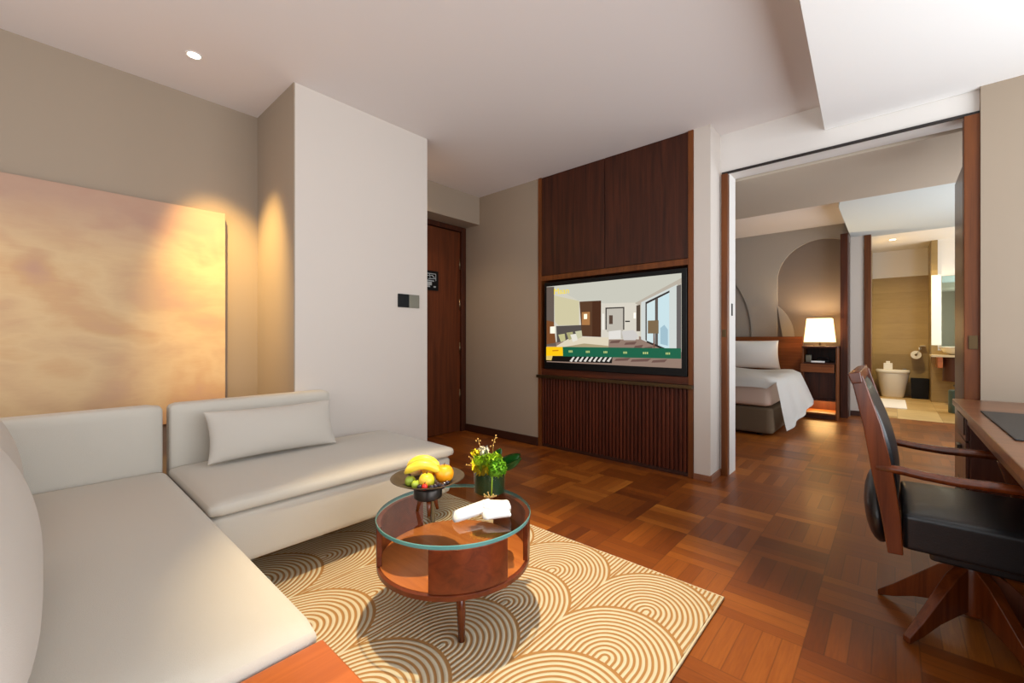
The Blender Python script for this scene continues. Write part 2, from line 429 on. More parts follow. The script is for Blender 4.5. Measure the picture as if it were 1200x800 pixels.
struct('wall_back', (.6, -1.7, 0), (1.8, -1.5, H), M['wall']).name = 'wall_back_corner'
struct('wall_back', (-3.0, -1.7, 0), (.6, -1.5, .4), M['wall']).name = 'wall_back_sill'
struct('wall_back', (-3.0, -1.7, 2.5), (.6, -1.5, 3.0), M['wall']).name = 'wall_back_head'
for nm, a, b, z0, z1 in (('wall_window', -.6, 3.4, .4, 2.5), ('wall_window_bedroom', 4.3, 7.3, .4, 2.5), ('wall_window_bathroom', 8.4, 10.4, .8, 2.4)):
    struct(nm+'_sill', (1.6, a, 0), (1.8, b, z0), M['wall']); struct(nm+'_head', (1.6, a, z1), (1.8, b, 3.1), M['wall'])
for nm, a, b in (('wall_window_pier_1', -1.7, -.6), ('wall_window_pier_2', 3.4, 4.3), ('wall_window_pier_3', 7.3, 8.4), ('wall_window_pier_4', 10.4, 11.4)):
    struct(nm, (1.6, a, 0), (1.8, b, 3.1), M['wall'])
# window frames
def winframe(name, a, b, z0, z1, n):
    bm = bmesh.new(); t = .05
    bm_box(bm, (1.66, a, z0), (1.71, b, z0+t)); bm_box(bm, (1.66, a, z1-t), (1.71, b, z1))
    for i in range(n+1):
        y = a + (b-a-t)*i/n; bm_box(bm, (1.66, y, z0+t), (1.71, y+t, z1-t))
    o = finish(name, bm, M['metal_dk']); o['kind'] = 'structure'
winframe('window_1', -.6, 3.4, .4, 2.5, 3); winframe('window_2', 4.3, 7.3, .4, 2.5, 2); winframe('window_3', 8.4, 10.4, .8, 2.4, 2)
# bedroom + bathroom shell
struct('wall_bedroom_left', (-4.4, 3.92, 0), (-4.2, 7.95, 3.0), M['wall'])
struct('wall_bedroom_headboard', (-4.2, 7.73, 0), (-.455, 7.95, H), M['bed_wall_dk'])
def arc(cx, cz, r, a0, a1, n=28): return [(cx+r*math.cos(math.radians(a0+(a1-a0)*i/n)), cz+r*math.sin(math.radians(a0+(a1-a0)*i/n))) for i in range(n+1)]
pts = [(-1.70, .0), (-1.337, 0), (-1.337, 2.0)] + arc(-.767, 2.0, .57, 180, 60, 26)[1:] + [(-.457, 2.47), (-.457, H), (-4.2, H), (-4.2, 2.32)] + arc(-3.2, 1.2, 1.5, 131.8, 0, 36)[1:]
o = poly('wall_arch_panel', pts, .035, M['bed_wall'], at=7.695); o['kind'] = 'structure'
pts = arc(-1.78, 1.12, .665, 47, 0, 16) + [(-1.115, 0), (-1.337, 0)]
o = poly('wall_arch_disc', [( -1.337, 1.615)] + [p for p in pts if p[0] > -1.336], .03, M['bed_wall'], at=7.70); o['kind'] = 'structure'
o = poly('wall_arch_field', [(-4.2, 0), (-1.70, 0)] + arc(-3.2, 1.2, 1.5, 0, 131.8, 36) , .006, M['bed_wall'], at=7.722); o['kind'] = 'structure'
struct('trim_1', (-.545, 7.50, 0), (-.462, 7.72, 2.565), M['dkwood'])            # wood upright at the end of the headboard wall
struct('wall_bathroom_front', (-.46, 7.86, 0), (-.30, 8.0, 2.75), M['wall_lt'])
struct('door_frame_bathroom', (-.30, 7.84, 0), (-.225, 8.02, 2.57), M['jamb'], .003)
struct('wall_bathroom_left', (-.62, 8.0, 0), (-.30, 11.4, 2.85), M['tile_w'])
struct('wall_bathroom_back', (-.62, 11.2, 0), (1.6, 11.4, 2.30), M['tile_w'])
struct('wall_bathroom_back_upper', (-.62, 11.2, 2.30), (1.6, 11.4, 2.85), M['ceil_lo'])
struct('wall_bathroom_pier', (.50, 10.45, 0), (1.6, 11.25, .9), M['tile_w'])
struct('wall_bathroom_pillar', (.50, 10.45, .9), (.585, 11.25, 2.85), M['tile_w'])
struct('wall_bathroom_pier_upper', (.585, 10.5, .9), (1.6, 11.25, 2.85), M['ceil_lo'])
# baseboards
struct('baseboard_television', (-3.86, 3.45, 0), (-2.728, 3.466, .085), M['base'], .003)
struct('baseboard_pier', (-1.169, 3.452, 0), (-1.031, 3.466, .045), M['basetan'], .002)
struct('baseboard_pier_side', (-1.045, 3.454, 0), (-1.032, 3.708, .05), M['basetan'], .002)
struct('baseboard_door_side', (-3.92, 2.16, 0), (-3.90, 2.2, .085), M['base'])
struct('baseboard_bathroom_front', (-.458, 7.845, 0), (-.302, 7.86, .07), M['base'])
# doorway of the bedroom
struct('trim_2', (-1.032, 3.690, 0), (-.985, 3.745, 2.425), M['jamb'], .003)
struct('trim_3', (-1.03, 3.70, 2.425), (.40, 3.715, 2.442), M['gap'])
struct('trim_4', (.318, 3.690, 0), (.386, 3.775, 2.425), M['jamb'], .003)
tl = struct('wall_pier_inner', (-1.03, 3.745, 0), (-.985, 3.92, 2.44), M['white'])
def plate(name, lo, hi, m, parent=None, kind=False):
    o = box(name, lo, hi, m, parent, bevel=.0015)
    return o
tag(plate('latch_plate', (-.986, 3.80, 1.29), (-.981, 3.835, 1.39), M['black']), 'small black latch plate set in the white doorway reveal', 'latch plate')
tag(plate('strike_plate', (-1.024, 3.686, 1.115), (-.994, 3.692, 1.175), M['bronze']), 'small bronze plate on the left wooden jamb of the bedroom doorway', 'strike plate')
tag(plate('door_lock', (.336, 3.684, 1.04), (.374, 3.692, 1.12), M['bronze']), 'bronze lock plate on the right wooden jamb beside the desk', 'lock')
leaf = struct('door_1', (.328, 3.785, .01), (.368, 4.33, 2.19), M['deskdark'], .003)
plate('latch', (.322, 3.82, 1.49), (.330, 3.85, 1.54), M['bronze'], leaf)

# ---------------------------------------------------------------- entrance door
ed = empty('door_2', 'dark wooden entrance door', 'door', (0, 0, 0)); ed['kind'] = 'structure'
del ed['label']; del ed['category']
box('door_leaf', (-3.91, 2.10, .005), (-3.865, 3.395, 2.37), M['doorwood'], ed)
box('door_frame', (-3.92, 3.395, 0), (-3.83, 3.464, 2.428), M['dkwood'], ed)
box('door_frame', (-3.92, 2.12, 2.375), (-3.83, 3.395, 2.428), M['dkwood'], ed)
for z in (1.93, 1.45, .93, .37):
    h = tube('hinge', [(-3.858, 3.388, z), (-3.858, 3.388, z+.13)], .007, M['brass'], ed, 10)
# evacuation plan on the door
ev = empty('door_notice', 'black square notice with white plan lines on the entrance door', 'notice', (-3.863, 2.925, 1.755))
box('board', (0, -.14, -.11), (.006, .14, .11), M['black'], ev, bevel=.001)
M['print'] = mat('pale_grey_print', (150, 158, 164), .6)
bm = bmesh.new()
for (y0, z0, y1, z1, r) in ((-.13, .09, .13, .09, .004), (.13, .09, .13, .0, .004), (-.13, .05, .08, .07, .004), (.02, .09, .03, .03, .004), (.0, .02, .13, .03, .004), (.06, .07, .11, .04, .005), (-.13, .0, .1, -.005, .006), (-.02, -.03, .06, -.03, .01), (-.02, -.055, .06, -.05, .01), (-.05, -.08, .03, -.08, .008), (.09, -.08, .13, -.08, .008)):
    d = Vector((0, y1-y0, z1-z0)); nrm = Vector((0, -d.z, d.y)).normalized()*r
    p, q = Vector((.0065, y0*.8, z0*.85)), Vector((.0065, y1*.8, z1*.85))
    bm.faces.new([bm.verts.new(x) for x in (p-nrm, q-nrm, q+nrm, p+nrm)])
finish('plan_lines', bm, M['print'], ev)

# switches on the column
sw = empty('light_switch', 'black and grey two-gang switch plate on the pale column', 'light switch', (-2.869, 1.98, 1.40))
box('black_rocker', (0, -.098, -.052), (.012, -.002, .052), M['black'], sw, bevel=.002)
box('grey_rocker', (0, .002, -.052), (.012, .098, .052), M['switch'], sw, bevel=.002)

# ---------------------------------------------------------------- painting
art = empty('painting', 'large unframed abstract canvas of gold, peach and mauve washes', 'painting', (-3.54, -.25, .55))
box('canvas', (.001, -1.15, 0), (.045, 1.146, 1.427), M['art'], art, bevel=.002)

# ---------------------------------------------------------------- ceiling downlights
M['lamp_on'] = mat('lit_lens', (255, 250, 240), .5, emit=(255, 244, 225), es=9)
WARM = (1, .70, .38)
def downlight(x, y, z, power, size, blend, col, label, rad=.032, aim=None, soft=.03):
    e = empty('ceiling_downlight', label, 'downlight', (x, y, z), group=None)
    lathe('trim_ring', [(rad, -.001), (rad+.009, -.001), (rad+.009, -.006), (rad, -.004)], M['white'], e, 28, cap=False)
    lathe('lens', [(0, -.003), (rad, -.003), (rad, -.0005), (0, -.0005)], M['lamp_on'], e, 24, cap=False)
    l = bpy.data.lights.new('downlight_bulb', 'SPOT'); l.energy = power; l.spot_size = math.radians(size); l.spot_blend = blend
    l.color = col; l.shadow_soft_size = soft
    o = bpy.data.objects.new('downlight_bulb', l); C.objects.link(o); o.parent = e; o.location = (0, 0, -.02)
    if aim: o.rotation_euler = (Vector(aim)-Vector((x, y, z))).to_track_quat('-Z', 'Y').to_euler()
    return e
downlight(-3.03, .62, H, 400, 50, 1.0, (1, .66, .22), 'small round ceiling downlight in front of the painting', aim=(-3.56, 1.14, .75))
downlight(-3.03, -.75, H, 55, 66, 1.0, (1, .66, .30), 'round ceiling downlight over the far end of the sofa', aim=(-3.5, -.6, .9))
downlight(-1.24, 1.17, H, 330, 52, .55, (1, .78, .46), 'round ceiling downlight over the coffee table', aim=(-1.08, 1.22, 0), soft=.02)
downlight(.0, 9.9, 2.82, 130, 140, .8, (1, .78, .46), 'small round downlight in the bathroom ceiling', rad=.045)

downlight(-3.36, 2.42, H, 42, 120, .8, (1, .74, .46), 'round ceiling downlight in the entrance recess behind the column')

# ---------------------------------------------------------------- television cabinet
cab = empty('television_cabinet', 'tall dark wood wall cabinet framing the television with ribbed lower doors', 'cabinet', (-1.945, 3.47, 0))
def cb(name, x0, x1, z0, z1, y0, y1, m=M['dkwood'], bv=.002, p=cab):
    return box(name, (x0+1.945, y0, z0), (x1+1.945, y1, z1), m, p, bevel=bv)
cb('side_panel', -2.725, -2.685, 0, H, -.012, .15, M['jamb']); cb('side_panel', -1.212, -1.172, 0, H, -.012, .15, M['jamb'])
cb('door', -2.684, -1.963, 1.745, H-.002, -.002, .02); cb('door', -1.957, -1.213, 1.745, H-.002, -.002, .02)
cb('top_rail', -2.685, -1.212, 1.69, 1.74, -.012, .14, M['jamb'])
cb('niche_back', -2.685, -1.212, .78, 1.69, .11, .14, M['dkwood'])
cb('apron', -2.685, -1.212, .735, .797, -.006, .11, M['dkwood_x'])
cb('ledge', -2.725, -1.172, .705, .735, -.045, .11, M['bronze'])
bm = bmesh.new(); n = 42; w = (2.681-1.216)/n
for i in range(n):
    x = -2.681+1.945+i*w
    bm_box(bm, (x+.004, -.006, .035), (x+w-.012, .022, .70))
bm_box(bm, (-2.681+1.945, .012, .035), (-1.216+1.945, .03, .70))
finish('ribbed_front', bm, M['slat'], cab, bevel=.003)
cb('plinth', -2.685, -1.212, 0, .033, .01, .05, M['base'])

# ---------------------------------------------------------------- television with its picture
def emis(rgb, s=1.0):
    key = 'em%s%s' % (rgb, s)
    if key not in M:
        m = bpy.data.materials.new('screen_colour'); m.use_nodes = True; nt = m.node_tree
        b = nt.nodes['Principled BSDF']; b.inputs['Base Color'].default_value = (0, 0, 0, 1); b.inputs['Roughness'].default_value = .3
        b.inputs['Specular IOR Level'].default_value = .2
        b.inputs['Emission Color'].default_value = (*lin(rgb), 1); b.inputs['Emission Strength'].default_value = s
        M[key] = m
    return M[key]
tv = empty('television', 'wall-mounted flat television showing a hotel room menu screen', 'television', (-1.928, 3.44, .80))
SX0, SX1, SZ0, SZ1 = -.672, .672, .085, .825
bm = bmesh.new(); bm_box(bm, (-.702, 0, 0), (.712, .05, .865)); finish('casing', bm, M['black'], tv, bevel=.004)
box('wall_bracket', (-.3, .05, .2), (.3, .1395, .6), M['metal_dk'], tv)
LAYER = [0]
def scr(name, pts, col, s=1.0):                   # pts in 0..1 of the screen, y down
    LAYER[0] += 1; y = -.0005-.00025*LAYER[0]
    bm = bmesh.new()
    vs = [bm.verts.new((SX0+(SX1-SX0)*a, y, SZ1-(SZ1-SZ0)*b)) for a, b in pts]
    bm.faces.new(vs)
    o = finish(name, bm, emis(col, s), tv); return o
def R_(x0, y0, x1, y1): return [(x0, y0), (x1, y0), (x1, y1), (x0, y1)]
def g(x, y):   # pixel in the zoomed screen picture -> unit coords (left edge 65, right 905; edges slope linearly)
    t = (x-65)/840; top = 190-80*t; bot = 650+35*t
    # perspective: nearer on the right
    zl, zr = 4.32, 3.42
    u = t*zl/(zr*(1-t)+zl*t)
    return (u, (y-top)/(bot-top))
def sp(name, px, col, s=1.0): return scr(name, [g(*p) for p in px], col, s)
scr('screen', R_(0, 0, 1, 1), (216, 212, 196))
sp('screen_floor', [(300, 520), (640, 500), (905, 600), (905, 700), (65, 660), (65, 540)], (150, 126, 112))
sp('screen_back_wall', [(262, 280), (430, 290), (640, 295), (640, 520), (262, 520)], (222, 216, 202))
sp('screen_ceiling', [(65, 190), (905, 110), (905, 150), (640, 290), (430, 296), (265, 278), (115, 196), (65, 200)], (206, 205, 192))
sp('screen_ceiling_cove', [(905, 140), (905, 175), (640, 310), (615, 295)], (190, 180, 165))
sp('screen_left_wall', [(65, 192), (112, 190), (112, 430), (125, 560), (65, 560)], (104, 92, 84))
sp('screen_art_panel', [(112, 245), (268, 280), (268, 430), (140, 432), (118, 410)], (214, 206, 168))
sp('screen_headboard', [(125, 436), (285, 430), (285, 500), (130, 540)], (88, 82, 78))
sp('screen_wardrobe', [(270, 284), (405, 278), (405, 505), (285, 500)], (92, 62, 42))
sp('screen_wardrobe_panel', [(350, 282), (405, 278), (405, 505), (350, 503)], (76, 44, 26))
sp('screen_lamp_glow', [(285, 350), (335, 348), (335, 430), (285, 430)], (178, 124, 74))
sp('screen_wall_lamp', [(298, 362), (318, 361), (318, 392), (298, 393)], (255, 244, 214), 1.3)
sp('screen_doorway', [(432, 322), (550, 318), (550, 460), (432, 460)], (60, 54, 50))
sp('screen_doorway_inside', [(440, 330), (542, 326), (542, 520), (440, 470)], (196, 190, 178))
sp('screen_doorway_dark', [(455, 370), (478, 370), (478, 425), (455, 425)], (90, 70, 58))
sp('screen_mirror', [(412, 360), (425, 360), (425, 460), (412, 460)], (244, 240, 230))
sp('screen_wall_strip', [(625, 310), (650, 305), (650, 470), (625, 470)], (84, 70, 58))
sp('screen_wall_lamp', [(608, 355), (622, 354), (622, 390), (608, 390)], (255, 250, 235), 1.2)
sp('screen_sideboard', [(555, 404), (585, 404), (585, 412), (555, 412)], (40, 36, 34))
sp('screen_window_bay', [(655, 290), (880, 180), (880, 620), (655, 520)], (214, 220, 216))
sp('screen_window_frame', [(682, 290), (832, 218), (832, 230), (690, 300), (690, 530), (682, 525)], (52, 46, 44))
sp('screen_window_glass', [(692, 302), (742, 276), (742, 555), (692, 530)], (205, 224, 226), 1.1)
sp('screen_window_glass', [(760, 268), (830, 232), (830, 585), (760, 560)], (198, 222, 228), 1.1)
sp('screen_window_mullion', [(742, 272), (760, 265), (760, 566), (742, 558)], (96, 88, 82))
sp('screen_window_sill', [(690, 528), (905, 616), (905, 632), (690, 540)], (48, 42, 40))
sp('screen_city', [(775, 450), (800, 430), (822, 460), (822, 560), (775, 548)], (164, 196, 210))
sp('screen_curtain', [(876, 190), (905, 180), (905, 640), (876, 620)], (104, 98, 96))
sp('screen_bed', [(130, 560), (220, 505), (455, 508), (452, 570), (130, 580)], (228, 216, 190))
sp('screen_bed_side', [(130, 575), (300, 545), (452, 560), (452, 600), (110, 600)], (176, 160, 124))
for q, (x, y, cc) in enumerate(((140, 490, (198, 194, 140)), (190, 478, (176, 172, 122)), (215, 490, (236, 232, 218)), (245, 470, (206, 204, 170)))):
    sp('screen_pillow', [(x, y), (x+40, y-6), (x+45, y+34), (x+16, y+46)], cc)
sp('screen_bedside_glow', [(68, 400), (112, 410), (125, 540), (68, 550)], (126, 78, 44))
sp('screen_bedside_lamp', [(90, 440), (120, 438), (120, 482), (90, 482)], (250, 240, 220), 1.2)
sp('screen_armchair', [(535, 470), (610, 462), (640, 500), (620, 525), (548, 525)], (212, 208, 204))
sp('screen_desk_chair', [(455, 470), (530, 462), (530, 515), (455, 520)], (232, 228, 222))
sp('screen_lamp_shade', [(698, 404), (765, 402), (765, 484), (698, 484)], (128, 106, 76))
sp('screen_lamp_pole', [(732, 484), (740, 484), (742, 572), (732, 572)], (120, 84, 70))
for (x, y, w) in ((470, 530, 60), (560, 540, 70), (500, 640, 90), (600, 645, 120), (730, 650, 90), (620, 560, 50), (680, 570, 50)):
    sp('screen_carpet_patch', [(x, y), (x+w, y-6), (x+w*.8, y+12), (x-10, y+14)], (112, 84, 76))
sp('screen_foreground', [(68, 622), (480, 626), (475, 668), (68, 655)], (22, 18, 16))
for i in range(9):
    x = 212+i*29
    sp('screen_stripe', [(x, 655), (x+22, 628), (x+32, 630), (x+14, 660)], (222, 218, 210))
sp('menu_bar', [(168, 566), (905, 576), (905, 640), (168, 625)], (24, 100, 72))
sp('menu_tile', [(68, 566), (170, 566), (172, 622), (68, 622)], (250, 196, 20), 1.1)
sp('menu_tile_tail', [(68, 622), (108, 622), (100, 650), (68, 648)], (226, 196, 110))
for (x, w) in ((208, 26), (315, 26), (425, 26), (548, 26), (670, 36), (812, 30)):
    y = 588+(x-208)*.022
    for k in range(3):
        sp('menu_word', [(x+w*k/3, y), (x+w*(k+.7)/3, y), (x+w*(k+.7)/3, y+13), (x+w*k/3, y+13)], (190, 206, 130))
sp('menu_word', [(108, 586), (146, 584), (146, 592), (108, 594)], (212, 140, 16))
def text(name, body, size, m, parent, loc, rot, ext=.0005, xs=1):
    cu = bpy.data.curves.new(name, 'FONT'); cu.body = body; cu.size = size; cu.extrude = ext
    o = bpy.data.objects.new(name, cu); C.objects.link(o)
    dg = bpy.context.evaluated_depsgraph_get(); me = bpy.data.meshes.new_from_object(o.evaluated_get(dg))
    bpy.data.objects.remove(o); me.materials.clear(); me.materials.append(m)
    o = bpy.data.objects.new(name, me); C.objects.link(o); o.parent = parent; o.location = loc; o.rotation_euler = rot; o.scale = (xs, 1, 1)
    return o
u, v = g(116, 240)
text('screen_logo', 'Maan', .083, emis((246, 220, 40), 1.1), tv, (SX0+(SX1-SX0)*u, -.0225, SZ1-(SZ1-SZ0)*v), (PI/2, 0, 0), xs=1.05)

# ---------------------------------------------------------------- sofa
sofa = empty('sofa', 'long ivory fabric sofa section in the foreground, under the bolster pillows', 'sofa', (-1.9, 0, 0))
def sb(name, lo, hi, r, m=M['fabric'], p=sofa, **k):
    o = p.location; return soft_box(name, [a-b for a, b in zip(lo, o)], [a-b for a, b in zip(hi, o)], m, p, r=r, **k)
sb('base', (-2.74, -.42, .17), (-.985, .43, .385), .03)
sb('seat_cushion', (-2.735, -.28, .385), (-.975, .44, .445), .03, puff=.012)
sb('backrest', (-2.86, -.95, .17), (-2.745, .437, .765), .03)
sb('back_frame', (-2.74, -.56, .17), (-.98, -.43, .74), .03)
for x, y in ((-2.68, -.36), (-1.05, -.36), (-2.68, .36), (-1.05, .36)):
    lathe('leg', [(.014, 0), (.02, .172)], M['metal_dk'], sofa, 12, (x+1.9, y, 0.0135))
chaise = empty('chaise_sofa', 'ivory fabric chaise section beside the column, with one lumbar pillow', 'sofa', (-2.35, 1.07, 0))
def sc_(name, lo, hi, r, **k): return sb(name, lo, hi, r, p=chaise, **k)
sc_('base', (-2.74, .455, .175), (-1.985, 1.675, .392), .025)
sc_('seat_cushion', (-2.74, .45, .395), (-1.965, 1.69, .45), .026, puff=.014)
sc_('backrest', (-2.86, .462, .175), (-2.745, 1.295, .765), .03)
for x, y in ((-2.04, .60), (-2.04, 1.58), (-2.68, .6), (-2.68, 1.58)):
    lathe('leg', [(.013, 0), (.018, .178)], M['steel'], chaise, 12, (x+2.35, y-1.07, .0135))
# wooden side table at the end of the sofa
st = empty('side_table', 'orange-brown wooden side table end against the ivory sofa', 'side table', (-.70, .1, 0))
box('tabletop', (-.268, -.38, .385), (.20, .338, .42), M['platform'], st, bevel=.006, seg=3)
box('side_panel', (-.262, -.37, .0135), (-.235, .33, .385), M['platform'], st)
box('side_panel', (.165, -.37, .0135), (.192, .33, .385), M['platform'], st)
box('back_panel', (-.235, -.36, .06), (.165, -.33, .385), M['platform'], st)

def pl(name, label, w, h, t, loc, ax_x, ax_y, m, cat='pillow', pinch=.06, group=None, pw=.42):
    X = Vector(ax_x).normalized(); Y = Vector(ax_y).normalized(); Z = X.cross(Y).normalized(); Y = Z.cross(X).normalized()
    mt = Matrix((X, Y, Z)).transposed().to_4x4()
    o = pillow(name, w, h, t, m, Vector(loc), mt, pinch=pinch, pw=pw)
    return tag(o, label, cat, group)
# lumbar pillow against the chaise back: from (238,550) to (380,520) in the photo
pl('lumbar_pillow', 'pale stone rectangular lumbar pillow leaning on the chaise backrest', .65, .268, .14, (-2.575, .90, .598), (.04, 1, 0), (1, 0, .34), M['fabric_p'])
# big back cushions of the sofa, leaning on its low back
pl('back_cushion', 'large ivory back cushion at the inner corner of the sofa', .84, .40, .24, (-2.27, -.155, .66), (-1, 0, 0), (0, -1, -.25), M['fabric_p'], 'cushion', .03, pw=.2)
pl('back_cushion', 'large ivory back cushion nearest the camera, at the left edge', .84, .42, .29, (-1.41, -.14, .675), (-1, 0, 0), (0, -1, -.25), M['fabric_p'], 'cushion', .03, pw=.2)

# ---------------------------------------------------------------- rug
rug = empty('rug', 'cream and tan wool rug patterned with rows of concentric arches', 'rug', (-1.6, .9, 0))
bm = bmesh.new(); bm_box(bm, (-1.35, -1.75, .0005), (1.065, 1.04, .012))
bmesh.ops.bevel(bm, geom=[e for e in bm.edges], offset=.004, segments=2, affect='EDGES')
finish('pile', bm, M['rug'], rug, smooth=False)
bm = bmesh.new(); tube_bm(bm, [(1.066, -1.75, .006), (1.066, 1.041, .006), (-1.35, 1.041, .006)], .0055, 8); finish('border', bm, M['rug_edge'], rug, smooth=True)

# ---------------------------------------------------------------- coffee table
FZ = .0125
TX, TY, TR = -1.303, 1.118, .30
AZ0 = math.atan2(-TY, -TX)                     # azimuth towards the camera
ct = empty('coffee_table', 'round red-brown wooden coffee table with a glass top', 'coffee table', (TX, TY, FZ))
lathe('shelf', [(0, .222-.008), (.285, .214), (.298, .222), (.298, .238), (.292, .243), (0, .243)], M['table'], ct, 72)
lathe('shelf_inlay', [(0, .2432), (.288, .2432), (.288, .2452), (0, .2452)], M['table_lt'], ct, 72)
def arc_panel(a0, a1, r0, r1, z0, z1, n=22):
    bm = bmesh.new(); q = []
    for i in range(n+1):
        a = a0+(a1-a0)*i/n; c, s = math.cos(a), math.sin(a)
        q.append([bm.verts.new((r*c, r*s, z)) for r, z in ((r0, z0), (r1, z0), (r1, z1), (r0, z1))])
    for A, B in zip(q, q[1:]):
        for i in range(4): bm.faces.new((A[i], A[(i+1) % 4], B[(i+1) % 4], B[i]))
    bm.faces.new(q[0]); bm.faces.new(q[-1]); return bm
# azimuth measured from the camera direction, positive to the camera's right (counter-clockwise from above)
for a0, a1 in ((-17, 38), (66, 142), (-150, -72)):
    finish('curved_panel', arc_panel(AZ0+math.radians(a0), AZ0+math.radians(a1), .281, .2995, .2455, .3925), M['table'], ct, bevel=.002)
gt = lathe('glass_top', [(0, .393), (.2995, .393), (.2995, .408), (0, .408)], M['tglass'], ct, 96)
lathe('glass_edge', [(.2996, .393), (.3016, .395), (.3016, .406), (.2996, .408)], M['edge'], ct, 96, cap=False)
for k, aa in enumerate((8, 140, 225)):
    a = AZ0+math.radians(aa); rr = .165
    c, s = math.cos(a), math.sin(a)
    tube('leg', [((rr-.03)*c, (rr-.03)*s, .215), (rr*c, rr*s, .1), ((rr+.012)*c, (rr+.012)*s, .0025)], [.019, .016, .011], M['chairwood'], ct, 14)
GZ = FZ+.4085                                   # glass surface

# ---------------------------------------------------------------- fruit bowl
def cam_pt(u, d, z):                            # helper for placing by ground distance measurements
    r = (u-600)/500; return Vector((d*(-.6657+r*.7463), d*(.7463+r*.6657), z))
bc = cam_pt(501.5, 1.675, GZ)
bowl = empty('fruit_bowl', 'wide shallow pewter bowl on a dark drum and wooden legs, holding fruit', 'bowl', bc)
def dish(r, z0, h, t=.003, n=10):
    out = []; 
    for i in range(n+1):
        a = i/n; out.append((max(r*a, 0), z0+h*a**1.8))
    inn = [(x*(1-.00), z+t) for x, z in reversed(out)]
    return out + [(r+.003, z0+h+.001), (r+.003, z0+h+t)] + inn[0:]
lathe('dish', dish(.140, .098, .040), M['pewter'], bowl, 56, cap=False)
lathe('drum', [(.0, .058), (.050, .058), (.055, .063), (.055, .094), (.050, .100), (0, .100)], M['metal_dk'], bowl, 36)
a0 = math.atan2(-bc.y, -bc.x)
for aa in (5, 125, 245):
    a = a0+math.radians(aa); c, s = math.cos(a), math.sin(a)
    tube('leg', [(.030*c, .030*s, .060), (.046*c, .046*s, .0)], [.010, .006], M['chairwood'], bowl, 10)
def fruit_mat(name, c1, c2, sc=9, rough=.4):
    m = mat(name, c1, rough, coat=.1); n = N(m); b = m.node_tree.nodes['Principled BSDF']; o = n.obj()
    f = n.noise(n.comb(o[0], o[1], o[2]), sc, 3); m.node_tree.links.new(n.ramp(f, [(.35, c1), (.65, c2)]), b.inputs['Base Color']); return m
M['banana'] = fruit_mat('banana_skin', (242, 206, 40), (250, 222, 90), 20); M['orange'] = fruit_mat('orange_skin', (250, 150, 8), (255, 172, 20), 30)
M['pear'] = fruit_mat('green_apple_skin', (196, 196, 40), (232, 190, 60), 14); M['mango'] = fruit_mat('mango_skin', (255, 190, 30), (252, 168, 20), 8)
M['lime'] = fruit_mat('green_grape_skin', (142, 166, 40), (170, 190, 70), 30, .25); M['grape'] = mat('dark_purple_grape_skin', (30, 16, 34), .25, coat=.3)
M['straw'] = mat('red_strawberry_skin', (214, 40, 30), .3); M['peach'] = mat('pale_peach_skin', (236, 190, 130), .5)
M['stemb'] = mat('brown_stem', (70, 48, 24), .7)
BW = Vector((math.cos(a0), math.sin(a0), 0))      # towards the camera
RT = Vector((.7463, .6657, 0))                     # camera's right
bz = bc.z
def fpos(r, f, z): return bc + RT*r + BW*f + Vector((0, 0, z))
def ball(name, r, f, z, rad, m, label, cat, squash=(1, 1, 1), stem=True, rot=0):
    e = empty(name, label, cat, fpos(r, f, z), rot)
    bm = bmesh.new(); bmesh.ops.create_uvsphere(bm, u_segments=20, v_segments=14, radius=rad)
    for v in bm.verts:
        n_ = v.co.normalized()
        v.co *= 1-.12*max(0, (abs(n_.z)-.8)/.2)**1.5
        v.co.x *= squash[0]; v.co.y *= squash[1]; v.co.z *= squash[2]
    finish('flesh', bm, m, e, smooth=True)
    if stem: tube('stem', [(0, 0, rad*squash[2]*.84), (.002, .001, rad*squash[2]+.006)], .0018, M['stemb'], e, 6)
    return e
ball('orange', .064, .0, .150, .037, M['orange'], 'orange at the right side of the fruit bowl', 'orange')
ball('mango', .004, -.036, .150, .028, M['mango'], 'yellow-orange mango behind the bananas, beside the orange', 'mango', (1.1, .9, 1.0))
ball('peach', -.05, -.058, .150, .028, M['peach'], 'pale peach at the back of the fruit bowl', 'peach')
ball('apple', -.005, .056, .141, .030, M['pear'], 'yellow-green apple at the front of the fruit bowl', 'apple')
ball('green_plum', -.068, .030, .131, .021, M['lime'], 'round green plum at the left side of the fruit bowl', 'plum')
ball('green_plum', -.045, .060, .127, .018, M['lime'], 'smaller green plum in front of its twin, near the banana tip', 'plum')
ball('strawberry', -.012, .099, .131, .011, M['straw'], 'single red strawberry at the front rim of the fruit bowl', 'strawberry', (1, 1, 1.2))
for i, (r, f) in enumerate(((.028, .082), (.046, .072), (.036, .06), (.062, .058), (.014, .094), (-.030, .090), (.055, .083), (.074, .044))):
    e = ball('grape', r, f, .128 + .2*max(0, (r*r+f*f)-.004), .0105, M['grape'], 'dark purple grape at the front of the fruit bowl', 'grape', stem=False)
    e['group'] = 'dark grapes in the fruit bowl'
def banana(label, r0, f0, z0, span, rise, ang):
    e = empty('banana', label, 'banana', fpos(r0, f0, z0))
    d = RT*math.cos(ang)+BW*math.sin(ang); pts = []; rad = []
    for i in range(13):
        t = -1+2*i/12; pts.append(d*span*t*.5+Vector((0, 0, rise*(1-t*t)))); rad.append(.0175*(1-abs(t)**5*.75))
    tube('flesh', pts, rad, M['banana'], e, 12)
    tube('stem', [pts[-1], pts[-1]+d*.012+Vector((0, 0, -.006))], .005, M['stemb'], e, 8)
banana('front curved yellow banana arching over the apple', -.022, .030, .163, .135, .030, -.12)
banana('second yellow banana behind the front one', -.018, -.018, .168, .13, .034, -.02)

